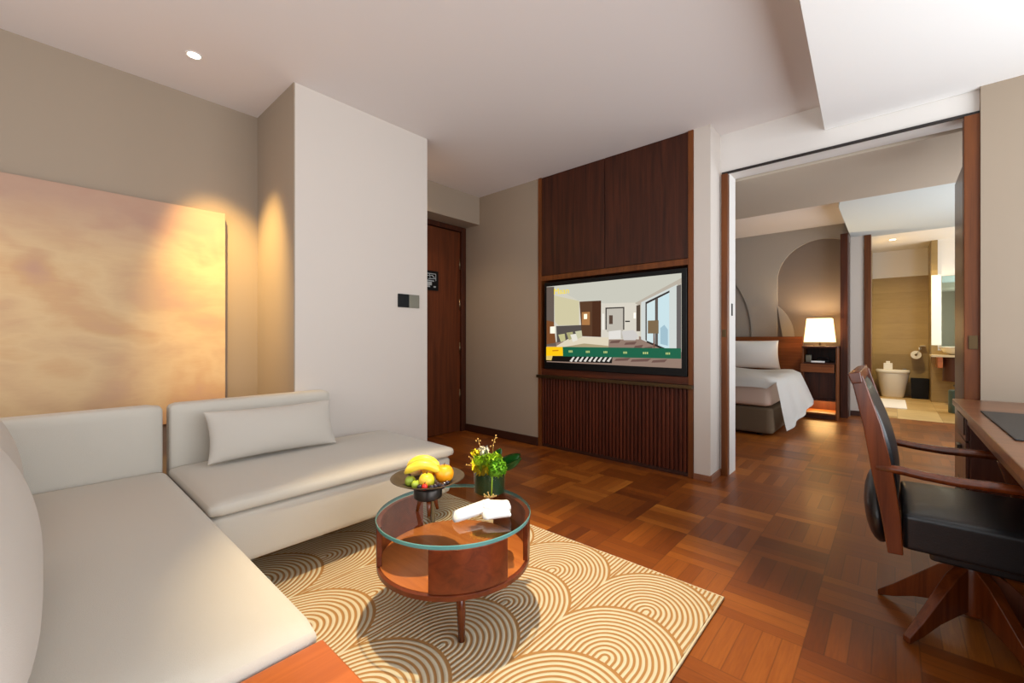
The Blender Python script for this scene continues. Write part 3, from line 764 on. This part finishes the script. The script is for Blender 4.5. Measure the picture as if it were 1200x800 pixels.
# ---------------------------------------------------------------- vase with flowers
vc = cam_pt(574, 1.885, GZ)
vase = empty('flower_vase', 'short clear glass cylinder vase lined with dark green leaf', 'vase', vc)
lathe('glass', [(0, .0005), (.068, .0005), (.070, .004), (.070, .122), (.067, .122), (.067, .008), (0, .008)], M['vglass'], vase, 48, cap=False)
M['leaf_dk'] = mat('dark_green_leaf', (34, 92, 30), .3, coat=.3, var=.3, vscale=20); M['leaf_lt'] = mat('lime_green_petal', (196, 232, 50), .6, var=.2, vscale=50)
M['leaf_md'] = mat('bright_green_bloom', (140, 206, 48), .7, var=.25, vscale=60); M['yel'] = mat('yellow_petal', (255, 240, 60), .6); M['wht'] = mat('white_petal', (240, 238, 226), .6)
M['twig'] = mat('tan_bud_twig', (190, 150, 80), .7)
M['leaf_in'] = mat('leaf_lining', (30, 58, 26), .5, var=.35, vscale=12)
lathe('leaf_lining', [(0, .009), (.064, .009), (.064, .116), (0, .116)], M['leaf_in'], vase, 40)
tube('leaf_vein', [vc*0+BW*.0655+RT*-.002+Vector((0, 0, .012)), BW*.0655+RT*.002+Vector((0, 0, .115))], .0025, M['leaf_lt'], vase, 6)
bq = empty('flower_bouquet', 'low bouquet of lime, yellow and white flowers with a looped dark leaf', 'flowers', vc+Vector((0, 0, .116)))
def bloom(name, c, rad, m, n, size, seed, squash=.8):
    rnd = random.Random(seed); bm = bmesh.new()
    for i in range(n):
        zz = 1-1.55*(i+.5)/n; a = i*2.39996; rr = math.sqrt(max(0, 1-zz*zz))
        nn = Vector((rr*math.cos(a), rr*math.sin(a), zz)); p = Vector(c)+Vector((nn.x*rad, nn.y*rad, nn.z*rad*squash))
        t1 = nn.cross(Vector((0, 0, 1)) if abs(nn.z) < .9 else Vector((1, 0, 0))).normalized(); t2 = nn.cross(t1)
        th = rnd.random()*6; a1 = t1*math.cos(th)+t2*math.sin(th); b1 = nn.cross(a1)
        s = size*(.7+.6*rnd.random())
        v = [bm.verts.new(q) for q in (p-a1*s*.2-nn*s*.3, p+b1*s*.5+nn*s*.1, p+a1*s+nn*s*.5, p-b1*s*.5+nn*s*.1)]
        bm.faces.new(v)
    bmesh.ops.solidify(bm, geom=bm.faces, thickness=.0008)
    o = finish(name, bm, m, bq, smooth=True)
    bm = bmesh.new(); bmesh.ops.create_icosphere(bm, subdivisions=2, radius=rad*.93)
    for v in bm.verts: v.co = Vector(c)+Vector((v.co.x, v.co.y, v.co.z*squash))
    me = bpy.data.meshes.new('core'); bm.to_mesh(me); bm.free(); me.materials.append(m)
    core = bpy.data.objects.new('core', me); C.objects.link(core); core.parent = o
    return o
def bp(r, f, z): return RT*r+BW*f+Vector((0, 0, z))
bloom('green_bloom', bp(.020, .058, .008), .040, M['leaf_md'], 150, .012, 1, .95)
bloom('green_bloom', bp(.012, .02, .030), .040, M['leaf_lt'], 120, .014, 2, .7)
bloom('yellow_bloom', bp(-.050, .038, .012), .026, M['yel'], 60, .021, 3)
bloom('yellow_bloom', bp(-.030, .056, .004), .024, M['yel'], 60, .021, 4)
bloom('lime_bloom', bp(-.036, .040, .030), .030, M['leaf_lt'], 60, .024, 5, .7)
bloom('yellow_bloom', bp(-.064, .01, .058), .014, M['yel'], 30, .017, 6)
bloom('white_bloom', bp(-.026, -.02, .062), .022, M['wht'], 50, .014, 7, .8)
def blade(c, d, up, length, wid, curl):
    d = Vector(d).normalized(); up = Vector(up).normalized(); nn = d.cross(up).normalized(); bm = bmesh.new(); prev = None
    for i in range(15):
        t = i/14; w = wid*(math.sin(PI*min(1, (t*.97+.03)))**.7)*(1-.15*t)
        cen = Vector(c)+d*length*t+up*(curl*t*t)
        L = [bm.verts.new(cen+up*w*k+nn*(.010*abs(k)+.012*math.sin(PI*t))) for k in (-1, -.5, 0, .5, 1)]
        if prev:
            for k in range(4): bm.faces.new((prev[k], prev[k+1], L[k+1], L[k]))
        prev = L
    bmesh.ops.solidify(bm, geom=bm.faces, thickness=.0012)
    return finish('leaf', bm, M['leaf_dk'], bq, smooth=True)
blade(bp(.030, -.005, .004), RT*.95+Vector((0, 0, .42)), Vector((0, 0, 1))-RT*.3+BW*.2, .118, .034, .006)
blade(bp(.034, .012, -.002), RT*1.0+Vector((0, 0, .50)), Vector((0, 0, .8))-RT*.4+BW*.7, .110, .026, -.004)
blade(bp(.018, -.025, .02), RT*.45+Vector((0, 0, .9)), RT*1+BW*.2, .060, .022, .004)
def twig(pts, buds):
    e = tube('bud_twig', pts, .0012, M['twig'], bq, 6)
    bm = bmesh.new()
    for b_ in buds:
        q = bmesh.ops.create_icosphere(bm, subdivisions=1, radius=.0042); 
        for v in q['verts']: v.co += Vector(b_)
    finish('buds', bm, M['twig'], e, smooth=True)
twig([bp(-.035, -.02, .05), bp(-.04, -.02, .085), bp(-.05, -.02, .115)], [bp(-.05, -.02, .117), bp(-.040, -.02, .108), bp(-.058, -.02, .108), bp(-.044, -.02, .095)])
twig([bp(.018, -.03, .04), bp(.02, -.03, .09), bp(.032, -.03, .128)], [bp(.032, -.03, .13), bp(.034, -.03, .12), bp(.016, -.03, .108), bp(.026, -.03, .1), bp(.02, -.03, .085), bp(.008, -.03, .082)])
twig([bp(-.06, .03, .0), bp(-.08, .03, .012), bp(-.11, .03, .014)], [bp(-.105, .03, .016), bp(-.095, .03, .014), bp(-.085, .03, .014)])
twig([bp(-.06, .01, .045), bp(-.075, .01, .04), bp(-.09, .01, .042)], [bp(-.092, .01, .044), bp(-.084, .01, .036)])

# ---------------------------------------------------------------- towels on the glass
pc = cam_pt(583, 1.665, GZ)
pt = tag(lathe('white_plate', [(0, .001), (.030, .001), (.050, .009), (.0515, .0105), (.049, .0115), (.030, .0045), (0, .0045)], M['ceramic'], None, 48, pc, cap=False), 'small round white plate under the folded towel', 'plate')
tw = empty('rolled_towel', 'white face towel rolled up with a dried sprig tucked on top', 'towel', cam_pt(566, 1.635, GZ+.013)); tw.scale = (1.15, 1.15, 1.15)
rnd = random.Random(3)
def towelroll(p, q, r0, r1, flat=.62, seed=0):
    bm = bmesh.new(); n = 18; R = []
    p, q = Vector(p), Vector(q); d = (q-p).normalized(); s = d.cross(Vector((0, 0, 1))).normalized()
    for i in range(15):
        t = i/14; c = p.lerp(q, t); r = r0+(r1-r0)*t
        e = min(1, min(t, 1-t)*14+.45)
        ring = []
        for k in range(n):
            a = 2*PI*k/n; w = 1+.07*math.sin(3*a+seed+t*3)
            ring.append(bm.verts.new(c+s*math.cos(a)*r*e*w+Vector((0, 0, (math.sin(a)*flat+flat)*r*e*w))))
        R.append(ring)
    for A, B in zip(R, R[1:]):
        for k in range(n): bm.faces.new((A[k], A[(k+1) % n], B[(k+1) % n], B[k]))
    bm.faces.new(R[0]); bm.faces.new(R[-1]); return bm
def tp(r, f, z=0): return RT*r+BW*f+Vector((0, 0, z))
finish('roll', towelroll(tp(-.100, .052, -.010), tp(.035, -.030, .0), .026, .030, .60, 0), M['towel'], tw, smooth=True)
finish('folded_corner', towelroll(tp(-.005, .0, .018), tp(.095, -.022, .006), .024, .030, .45, 2), M['towel'], tw, smooth=True)
finish('fold', towelroll(tp(-.005, .034, -.004), tp(.088, .012, -.002), .034, .036, .36, 4), M['towel'], tw, smooth=True)
bm = bmesh.new()
for i in range(7):
    a = i*.9; tube_bm(bm, [tp(.02, .020, .058), tp(.02+.020*math.cos(a), .020+.014*math.sin(a), .063+.003*(i % 3))], .0013, 5)
    q = bmesh.ops.create_icosphere(bm, subdivisions=1, radius=.003)
    for v in q['verts']: v.co += tp(.02+.020*math.cos(a), .020+.014*math.sin(a), .064+.003*(i % 3))
finish('dried_sprig', bm, mat('dried_sprig', (176, 146, 84), .7), tw, smooth=True)

# ---------------------------------------------------------------- desk
desk = empty('desk', 'walnut writing desk with a drawer pedestal at its far end', 'desk', (.6, 2.4, 0))
def db(name, lo, hi, m, bv=.003, p=desk):
    return box(name, (lo[0]-.6, lo[1]-2.4, lo[2]), (hi[0]-.6, hi[1]-2.4, hi[2]), m, p, bevel=bv)
db('desktop', (.262, 1.25, .715), (.98, 3.60, .75), M['deskwood'], .004)
db('pedestal', (.295, 3.18, .05), (.96, 3.58, .714), M['deskdark'])
db('pedestal_base', (.32, 3.20, 0), (.94, 3.56, .05), M['base'])
dz = [(.575, .705), (.325, .565), (.065, .315)]
for i, (z0, z1) in enumerate(dz):
    d_ = db('drawer', (.280, 3.19, z0), (.2945, 3.575, z1), M['deskdark'], .002)
    if i == 0: hh = db('pull_plate', (.2755, 3.22, .60), (.280, 3.52, .69), M['metal_dk'], .001)
    else:
        zc = z1-.06; hh = db('pull', (.262, 3.34, zc-.022), (.2795, 3.43, zc+.022), M['metal_dk'], .004)
    hh.parent = d_
db('end_panel', (.295, 1.27, 0), (.96, 1.30, .714), M['deskwood'])
db('modesty_panel', (.92, 1.30, .25), (.94, 3.18, .714), M['deskdark'])
db('front_rail', (.285, 1.30, .66), (.305, 3.18, .7145), M['deskdark'])
tag(box('desk_pad', (.315, 2.25, .7505), (.86, 3.03, .756), M['blotter'], bevel=.002), 'dark grey leather writing pad lying on the walnut desk', 'desk pad')

# ---------------------------------------------------------------- desk chair
ch = empty('desk_chair', 'wooden swivel armchair with black leather seat pushed under the desk', 'chair', (.22, 2.325, 0))
CX, CY = .22, 2.325
def rel(p): return (p[0]-CX, p[1]-CY, p[2])
def bent_board(name, prof, wid, y0, y1, m, parent=ch, bevel=.004):
    """board in a Y slab with centre line prof [(x,z)] and half widths wid"""
    bm = bmesh.new(); L = []; 
    P = [Vector((x, z)) for x, z in prof]
    for i, p in enumerate(P):
        d = (P[min(i+1, len(P)-1)]-P[max(i-1, 0)]).normalized(); nrm = Vector((d.y, -d.x)); w = wid[i]
        a, b = p-nrm*w, p+nrm*w
        L.append([bm.verts.new(rel((a.x, y0, a.y))), bm.verts.new(rel((b.x, y0, b.y))), bm.verts.new(rel((b.x, y1, b.y))), bm.verts.new(rel((a.x, y1, a.y)))])
    for A, B in zip(L, L[1:]):
        for i in range(4): bm.faces.new((A[i], A[(i+1) % 4], B[(i+1) % 4], B[i]))
    bm.faces.new(L[0]); bm.faces.new(L[-1])
    return finish(name, bm, m, parent, bevel=bevel)
YN, YF = 2.05, 2.585
for y in (YN, YF):
    bent_board('back_post', [(.008, .335), (-.005, .47), (-.028, .62), (-.055, .78), (-.100, .962)], [.021, .027, .030, .026, .018], y-.014, y+.014, M['chairwood'])
# seat
soft = soft_box('seat', rel((.025, YN+.0145, .35)), rel((.50, YF-.0145, .475)), M['leather'], ch, r=.013, puff=.012)
sfr = soft_box('seat_frame', rel((.10, YN+.10, .30)), rel((.42, YF-.10, .349)), M['leather'], ch, r=.01)
# back pad, curved
bm = bmesh.new(); G = []
nz, ny = 16, 14
for side in (0, 1):
    g2 = []
    for i in range(nz+1):
        t = i/nz; z = .465+.465*t
        xb = -.005-.095*((z-.45)/.51)**1.25
        row = []
        for j in range(ny+1):
            s_ = -1+2*j/ny; y = (YN+YF)/2+s_*((YF-YN)/2-.016)
            bulge = (.052*math.sin(PI*min(1, t*.92+.06))**.6)*(1-.30*s_*s_)
            x = xb+(bulge if side else -.016-.012*math.sin(PI*t)*(1-s_*s_))
            row.append(bm.verts.new(rel((x, y, z))))
        g2.append(row)
    G.append(g2)
    for i in range(nz):
        for j in range(ny): bm.faces.new((g2[i][j], g2[i+1][j], g2[i+1][j+1], g2[i][j+1]))
A, B = G
for i in range(nz):
    for j in (0, ny): bm.faces.new((A[i][j], A[i+1][j], B[i+1][j], B[i][j]))
for j in range(ny):
    for i in (0, nz): bm.faces.new((A[i][j], A[i][j+1], B[i][j+1], B[i][j]))
finish('back_pad', bm, M['leather'], ch, smooth=True)
# lumbar bulge behind
bm = bmesh.new(); bmesh.ops.create_uvsphere(bm, u_segments=24, v_segments=16, radius=1)
for v in bm.verts: v.co = Vector(rel((-.040+v.co.x*.048-.02*v.co.z*.5, (YN+YF)/2+v.co.y*.255, .43+v.co.z*.135)))
finish('rear_shell', bm, M['leather'], ch, smooth=True)
bent_board('top_rail', [(-.098, .935), (-.108, .975)], [.016, .019], YN-.02, YF+.02, M['chairwood'])
for y, nm in ((YN-.004, 1), (YF+.004, 2)):
    tube('armrest', [rel((-.045, y, .634)), rel((.02, y, .634)), rel((.08, y, .627)), rel((.16, y, .623)), rel((.30, y, .628)), rel((.40, y, .630))],
         [(.014, .014), (.015, .015), (.018, .015), (.022, .016), (.026, .017), (.020, .014)], M['chairwood'], ch, 14)
    bent_board('arm_support', [(.40, .33), (.375, .46), (.33, .612)], [.022, .019, .016], y-.013 if nm == 2 else y-.013, y+.013, M['chairwood'])
# pedestal and legs
lathe('swivel_column', [(.030, .12), (.030, .20), (.022, .20), (.022, .262)], M['metal_dk'], ch, 24, (0, 0, 0))
lathe('hub', [(.045, .085), (.048, .10), (.048, .255), (.045, .262)], M['chairwood'], ch, 24)
lathe('tilt_mechanism', [(.03, .262), (.09, .275), (.09, .296)], M['black'], ch, 24)
for ang in (158, 230, 302, 14, 86):
    a = math.radians(ang); c_, s_ = math.cos(a), math.sin(a); L = .285
    bm = bmesh.new(); q = []
    for (r, zt, zb, w) in ((.035, .262, .10, .020), (.09, .225, .085, .020), (.16, .150, .060, .018), (.23, .075, .022, .016), (L, .022, .0, .013)):
        q.append([bm.verts.new((r*c_-k*w*s_, r*s_+k*w*c_, z)) for k, z in ((-1, zb), (1, zb), (1, zt), (-1, zt))])
    for A, B in zip(q, q[1:]):
        for i in range(4): bm.faces.new((A[i], A[(i+1) % 4], B[(i+1) % 4], B[i]))
    bm.faces.new(q[0]); bm.faces.new(q[-1])
    finish('leg', bm, M['chairwood'], ch, bevel=.004)

# ---------------------------------------------------------------- bed
bed = empty('bed', 'double bed with brown fabric base and cream mattress', 'bed', (-1.9, 6.5, 0))
def bb(name, lo, hi, m, r=.03, **k): return soft_box(name, (lo[0]+1.9, lo[1]-6.5, lo[2]), (hi[0]+1.9, hi[1]-6.5, hi[2]), m, bed, r=r, **k)
bb('bed_base', (-2.75, 5.50, .02), (-1.0, 7.58, .325), M['skirt'], .035)
bb('mattress', (-2.74, 5.47, .328), (-1.01, 7.56, .615), M['sheet'], .06)
o = box('headboard', (-3.0+1.9, 7.60-6.5, 0), (-1.0+1.9, 7.685-6.5, 1.135), M['headboard'], bed, bevel=.004)
for x in (-2.6, -1.15):
    for y in (5.6, 7.4): lathe('foot', [(.03, 0), (.03, .022)], M['black'], bed, 12, (x+1.9, y-6.5, 0))
# duvet: drapes over the mattress and hangs in a pointed corner on the right
duv = empty('duvet', 'white duvet spread over the bed with its corner hanging to the floor', 'duvet', (-1.9, 6.5, .6))
def duvet():
    bm = bmesh.new(); nu, nv = 44, 40; G = []
    # path across the bed: s from left over the top and down the right side
    for j in range(nv+1):
        v = j/nv; y = 5.42+ (7.10-5.42)*v
        row = []
        # overhang at the right, longest near the foot (a hanging corner)
        hang = .585-.20*v
        for i in range(nu+1):
            u = i/nu; Ltop = 1.72; Lr = hang; s = u*(Ltop+Lr)
            if s < Ltop:
                x = -2.72+s; z = .655+.012*math.sin(x*7+y*3)+.01*math.sin(y*9)
                if Ltop-s < .08: k = 1-(Ltop-s)/.08; z -= .02*k*k
            else:
                t = s-Ltop; x = -1.0+.045+(.07+.14*v)*(t/.5)+.012*math.sin(y*11+t*4)*(t/.4); z = .632-t*.97
            yy = y
            if v < .06 and s < Ltop: z -= (1-v/.06)**2*.10
            row.append(bm.verts.new((x+1.9, yy-6.5 + (max(0, s-Ltop))*.36*(1-v), z-.6)))
        G.append(row)
    for j in range(nv):
        for i in range(nu): bm.faces.new((G[j][i], G[j+1][i], G[j+1][i+1], G[j][i+1]))
    bmesh.ops.solidify(bm, geom=bm.faces, thickness=.025)
    return bm
o = finish('cover', duvet(), M['linen'], duv, smooth=True)
pl('bed_pillow', 'plump white pillow propped against the wooden headboard', .80, .46, .22, (-1.66, 7.42, .86), (1, 0, 0), (0, 1, .35), M['linen'], pinch=.05)

# ---------------------------------------------------------------- nightstand + lamp
ns = empty('nightstand', 'tall dark wood nightstand with an open shelf and lit niche', 'nightstand', (-.745, 7.36, 0))
def nb(name, lo, hi, m=M['dkwood'], bv=.003): return box(name, (lo[0]+.745, lo[1]-7.36, lo[2]), (hi[0]+.745, hi[1]-7.36, hi[2]), m, ns, bevel=bv)
NX0, NX1, NY0, NY1 = -.955, -.552, 7.18, 7.60
nb('top', (NX0, NY0, .975), (NX1, NY1, 1.0)); nb('side_panel', (NX0, NY0+.01, 0), (NX0+.02, NY1, .975), M['jamb']); nb('side_panel', (NX1-.02, NY0+.01, 0), (NX1, NY1, .975), M['jamb'])
nb('back_panel', (NX0+.02, NY1-.02, .05), (NX1-.02, NY1, .975))
nb('shelf', (NX0+.02, NY0+.01, .755), (NX1-.02, NY1-.02, .775))
nb('drawer', (NX0-.012, NY0-.015, .64), (NX1-.035, NY0+.10, .752), M['headboard'])
nb('door', (NX0+.02, NY0+.09, .27), (NX1-.02, NY0+.11, .64), M['dkwood'])
nb('niche_shelf', (NX0+.02, NY0+.01, .25), (NX1-.02, NY1-.02, .268))
nb('bottom', (NX0+.02, NY0+.0, .06), (NX1-.02, NY1-.02, .085), M['jamb']); nb('plinth', (NX0+.02, NY0+.02, 0), (NX1-.02, NY0+.04, .06))
M['strip'] = mat('warm_light_strip', (255, 190, 90), .5, emit=(255, 160, 60), es=14)
nb('light_strip', (NX0+.04, NY1-.06, .240), (NX1-.04, NY1-.045, .249), M['strip'], 0)
l = bpy.data.lights.new('niche_strip_bulb', 'AREA'); l.shape = 'RECTANGLE'; l.size = .3; l.size_y = .04; l.energy = 5; l.color = (1, .64, .24)
lo_ = bpy.data.objects.new('niche_strip_bulb', l); C.objects.link(lo_); lo_.location = (-.75, 7.45, .238)
# things on the nightstand shelf
tel = empty('telephone', 'black bedside telephone on the nightstand shelf', 'telephone', (-.735, 7.30, .7755))
box('base', (-.06, -.07, 0), (.09, .08, .035), M['black'], tel, bevel=.008, seg=3)
tube('handset', [(-.05, -.02, .052), (-.03, -.02, .062), (.05, -.02, .062), (.07, -.02, .052)], [(.016, .012), (.014, .009), (.014, .009), (.016, .012)], M['black'], tel, 10)
box('keypad', (-.045, -.06, .0352), (.0, -.035, .038), M['switch'], tel, bevel=.001)
nbk = empty('notepad', 'white notepad in front of the telephone', 'notepad', (-.77, 7.215, .7755))
box('pages', (-.075, -.025, 0), (.075, .012, .022), M['towel'], nbk, bevel=.002)
clk = empty('tissue_holder', 'grey patterned box at the left of the nightstand shelf', 'box', (-.885, 7.33, .7755))
box('body', (-.035, -.05, 0), (.03, .05, .10), M['switch'], clk, bevel=.004); box('lid', (-.037, -.052, .1001), (.032, .052, .108), M['black'], clk, bevel=.002)
lamp = empty('table_lamp', 'lit table lamp with a square tapered cream shade', 'lamp', (-.765, 7.38, 1.0005))
M['shade'] = mat('glowing_cream_shade', (250, 236, 205), .9, emit=(255, 226, 176), es=1.15)
bm = bmesh.new(); L = []
for (r, z) in ((.168, .055), (.138, .385)):
    L.append([bm.verts.new((sx*r, sy*r, z)) for sx, sy in ((-1, -1), (1, -1), (1, 1), (-1, 1))])
for i in range(4): bm.faces.new((L[0][i], L[0][(i+1) % 4], L[1][(i+1) % 4], L[1][i]))
bmesh.ops.solidify(bm, geom=bm.faces, thickness=.003)
finish('lamp_shade', bm, M['shade'], lamp)
box('base', (-.07, -.07, 0), (.07, .07, .012), M['bronze'], lamp, bevel=.002); tube('stem', [(0, 0, .012), (0, 0, .20)], .009, M['bronze'], lamp, 12)
bm = bmesh.new(); bmesh.ops.create_uvsphere(bm, u_segments=16, v_segments=10, radius=.03)
for v in bm.verts: v.co.z += .23
finish('bulb', bm, mat('lit_bulb', (255, 240, 210), .5, emit=(255, 220, 160), es=20), lamp, smooth=True)
l = bpy.data.lights.new('lamp_light', 'POINT'); l.energy = 25; l.color = (1, .74, .42); l.shadow_soft_size = .05
o = bpy.data.objects.new('lamp_light', l); C.objects.link(o); o.parent = lamp; o.location = (0, 0, .30)

# ---------------------------------------------------------------- bathroom
toi = empty('toilet', 'white one-piece toilet with its lid closed, against the tiled wall', 'toilet', (.0, 10.93, .002))
def loft(name, secs, m, parent, n=32, p=2.6, bev=0):
    bm = bmesh.new(); R = []
    for (z, cx, cy, a, b) in secs:
        ring = []
        for i in range(n):
            t = 2*PI*i/n; c_, s_ = math.cos(t), math.sin(t)
            ring.append(bm.verts.new((cx+a*math.copysign(abs(c_)**(2/p), c_), cy+b*math.copysign(abs(s_)**(2/p), s_), z)))
        R.append(ring)
    for A, B in zip(R, R[1:]):
        for i in range(n): bm.faces.new((A[i], A[(i+1) % n], B[(i+1) % n], B[i]))
    bm.faces.new(R[0]); bm.faces.new(R[-1])
    return finish(name, bm, m, parent, smooth=True)
loft('bowl', [(0, 0, 0, .165, .20), (.03, 0, 0, .17, .21), (.22, 0, -.01, .20, .24), (.43, 0, -.02, .235, .26), (.455, 0, -.02, .238, .262)], M['ceramic'], toi)
loft('lid', [(.458, 0, -.02, .242, .265), (.475, 0, -.02, .250, .27), (.505, 0, -.02, .248, .268), (.518, 0, -.02, .232, .255)], M['ceramic'], toi, p=3)
lathe('flush_button', [(.03, .518), (.03, .53), (.0, .532)], M['steel'], toi, 20, (.17, .12, 0))
tb = empty('tissue_box', 'square white tissue box standing on the toilet lid', 'tissue box', (-.065, 10.93, .5205))
box('box', (-.065, -.065, 0), (.065, .065, .115), M['towel'], tb, bevel=.006); pillow('tissue', .06, .05, .02, M['towel'], Vector((0, 0, 0)), Matrix.Identity(4), tb)
tb.children[-1].location = (0, 0, .13)
wb = empty('waste_bin', 'black square waste bin beside the toilet', 'bin', (.375, 10.88, .002))
bm = bmesh.new(); L = []
for (r, z) in ((.11, 0), (.125, .37), (.119, .37), (.105, .01)):
    L.append([bm.verts.new((sx*r, sy*r*.8, z)) for sx, sy in ((-1, -1), (1, -1), (1, 1), (-1, 1))])
for A, B in zip(L, L[1:]):
    for i in range(4): bm.faces.new((A[i], A[(i+1) % 4], B[(i+1) % 4], B[i]))
bm.faces.new(L[0]); bm.faces.new(L[-1])
finish('bin_body', bm, M['black'], wb, bevel=.004); 
mt = box('bath_mat', (-.19, 9.05, .0025), (.17, 10.3, .018), M['towel'], bevel=.005); tag(mt, 'white towelling mat on the bathroom floor before the toilet', 'bath mat')
trh = empty('toilet_paper_holder', 'chrome paper holder with a shelf on the bathroom wall by the pillar', 'holder', (.36, 11.2, .80))
box('wall_plate', (.01, -.02, .10), (.05, 0, .14), M['ceramic'], trh); tube('arm', [(.03, -.02, .12), (.03, -.175, .12), (-.03, -.175, .0), (-.03, -.04, 0)], .006, M['steel'], trh, 8)
box('shelf', (.02, -.10, .165), (.10, -.005, .175), M['ceramic'], trh)
rl = lathe('toilet_roll', [(.022, -.05), (.075, -.05), (.075, .05), (.022, .05), (.022, -.05)], M['towel'], None, 28, (.36-.03, 11.09, .80), cap=False, rot=(PI/2, 0, .0)); tag(rl, 'white toilet roll on the chrome holder', 'toilet roll')
# vanity at the pillar
van = empty('washbasin', 'white round basin on a tan stone counter beside the mirror', 'washbasin', (.78, 10.18, 0))
box('counter', (-.30, -.27, .80), (.82, .265, .835), mat('tan_stone_counter', (214, 196, 160), .25), van)
box('counter_bracket', (-.22, -.20, .62), (-.16, .265, .80), M['table_lt'], van)
lathe('bowl', [(0, .836), (.12, .836), (.20, .87), (.26, .95), (.268, .965), (.255, .965), (.19, .885), (.10, .852), (0, .85)], M['ceramic'], van, 48, (.06, -.02, 0), cap=False)
lathe('drum_cabinet', [(0, .40), (.17, .40), (.17, .415), (.165, .418), (.165, .765), (.175, .77), (.175, .80), (0, .80)], [mat('dark_brown_drum', (84, 48, 38), .4)], van, 36, (.01, -.04, 0))
tube('waste_pipe', [(.01, -.02, .40), (.01, -.02, .30), (.01, .26, .30)], .02, M['steel'], van, 12)
mir = empty('mirror', 'tall wall mirror above the washbasin', 'mirror', (.98, 10.49, 1.0)); 
box('glass', (-.345, -.012, -.04), (.5, 0, 1.19), mat('mirror_glass', (196, 214, 196), .03, 1), mir)
sb2 = empty('lit_glass_panel', 'narrow bright frosted panel beside the bathroom mirror', 'light panel', (.60, 10.44, .99))
box('diffuser', (-.095, -.012, 0), (.03, .0, 1.22), mat('frosted_lit_panel', (235, 240, 230), .5, emit=(235, 240, 225), es=.2), sb2)
ts = lathe('pedal_bin', [(0, 0), (.10, 0), (.105, .01), (.105, .32), (.10, .335), (0, .34)], mat('teal_enamel', (66, 92, 94), .4), None, 32, (.725, 9.1, .0025)); tag(ts, 'slim teal round bin on the floor under the washbasin', 'bin')
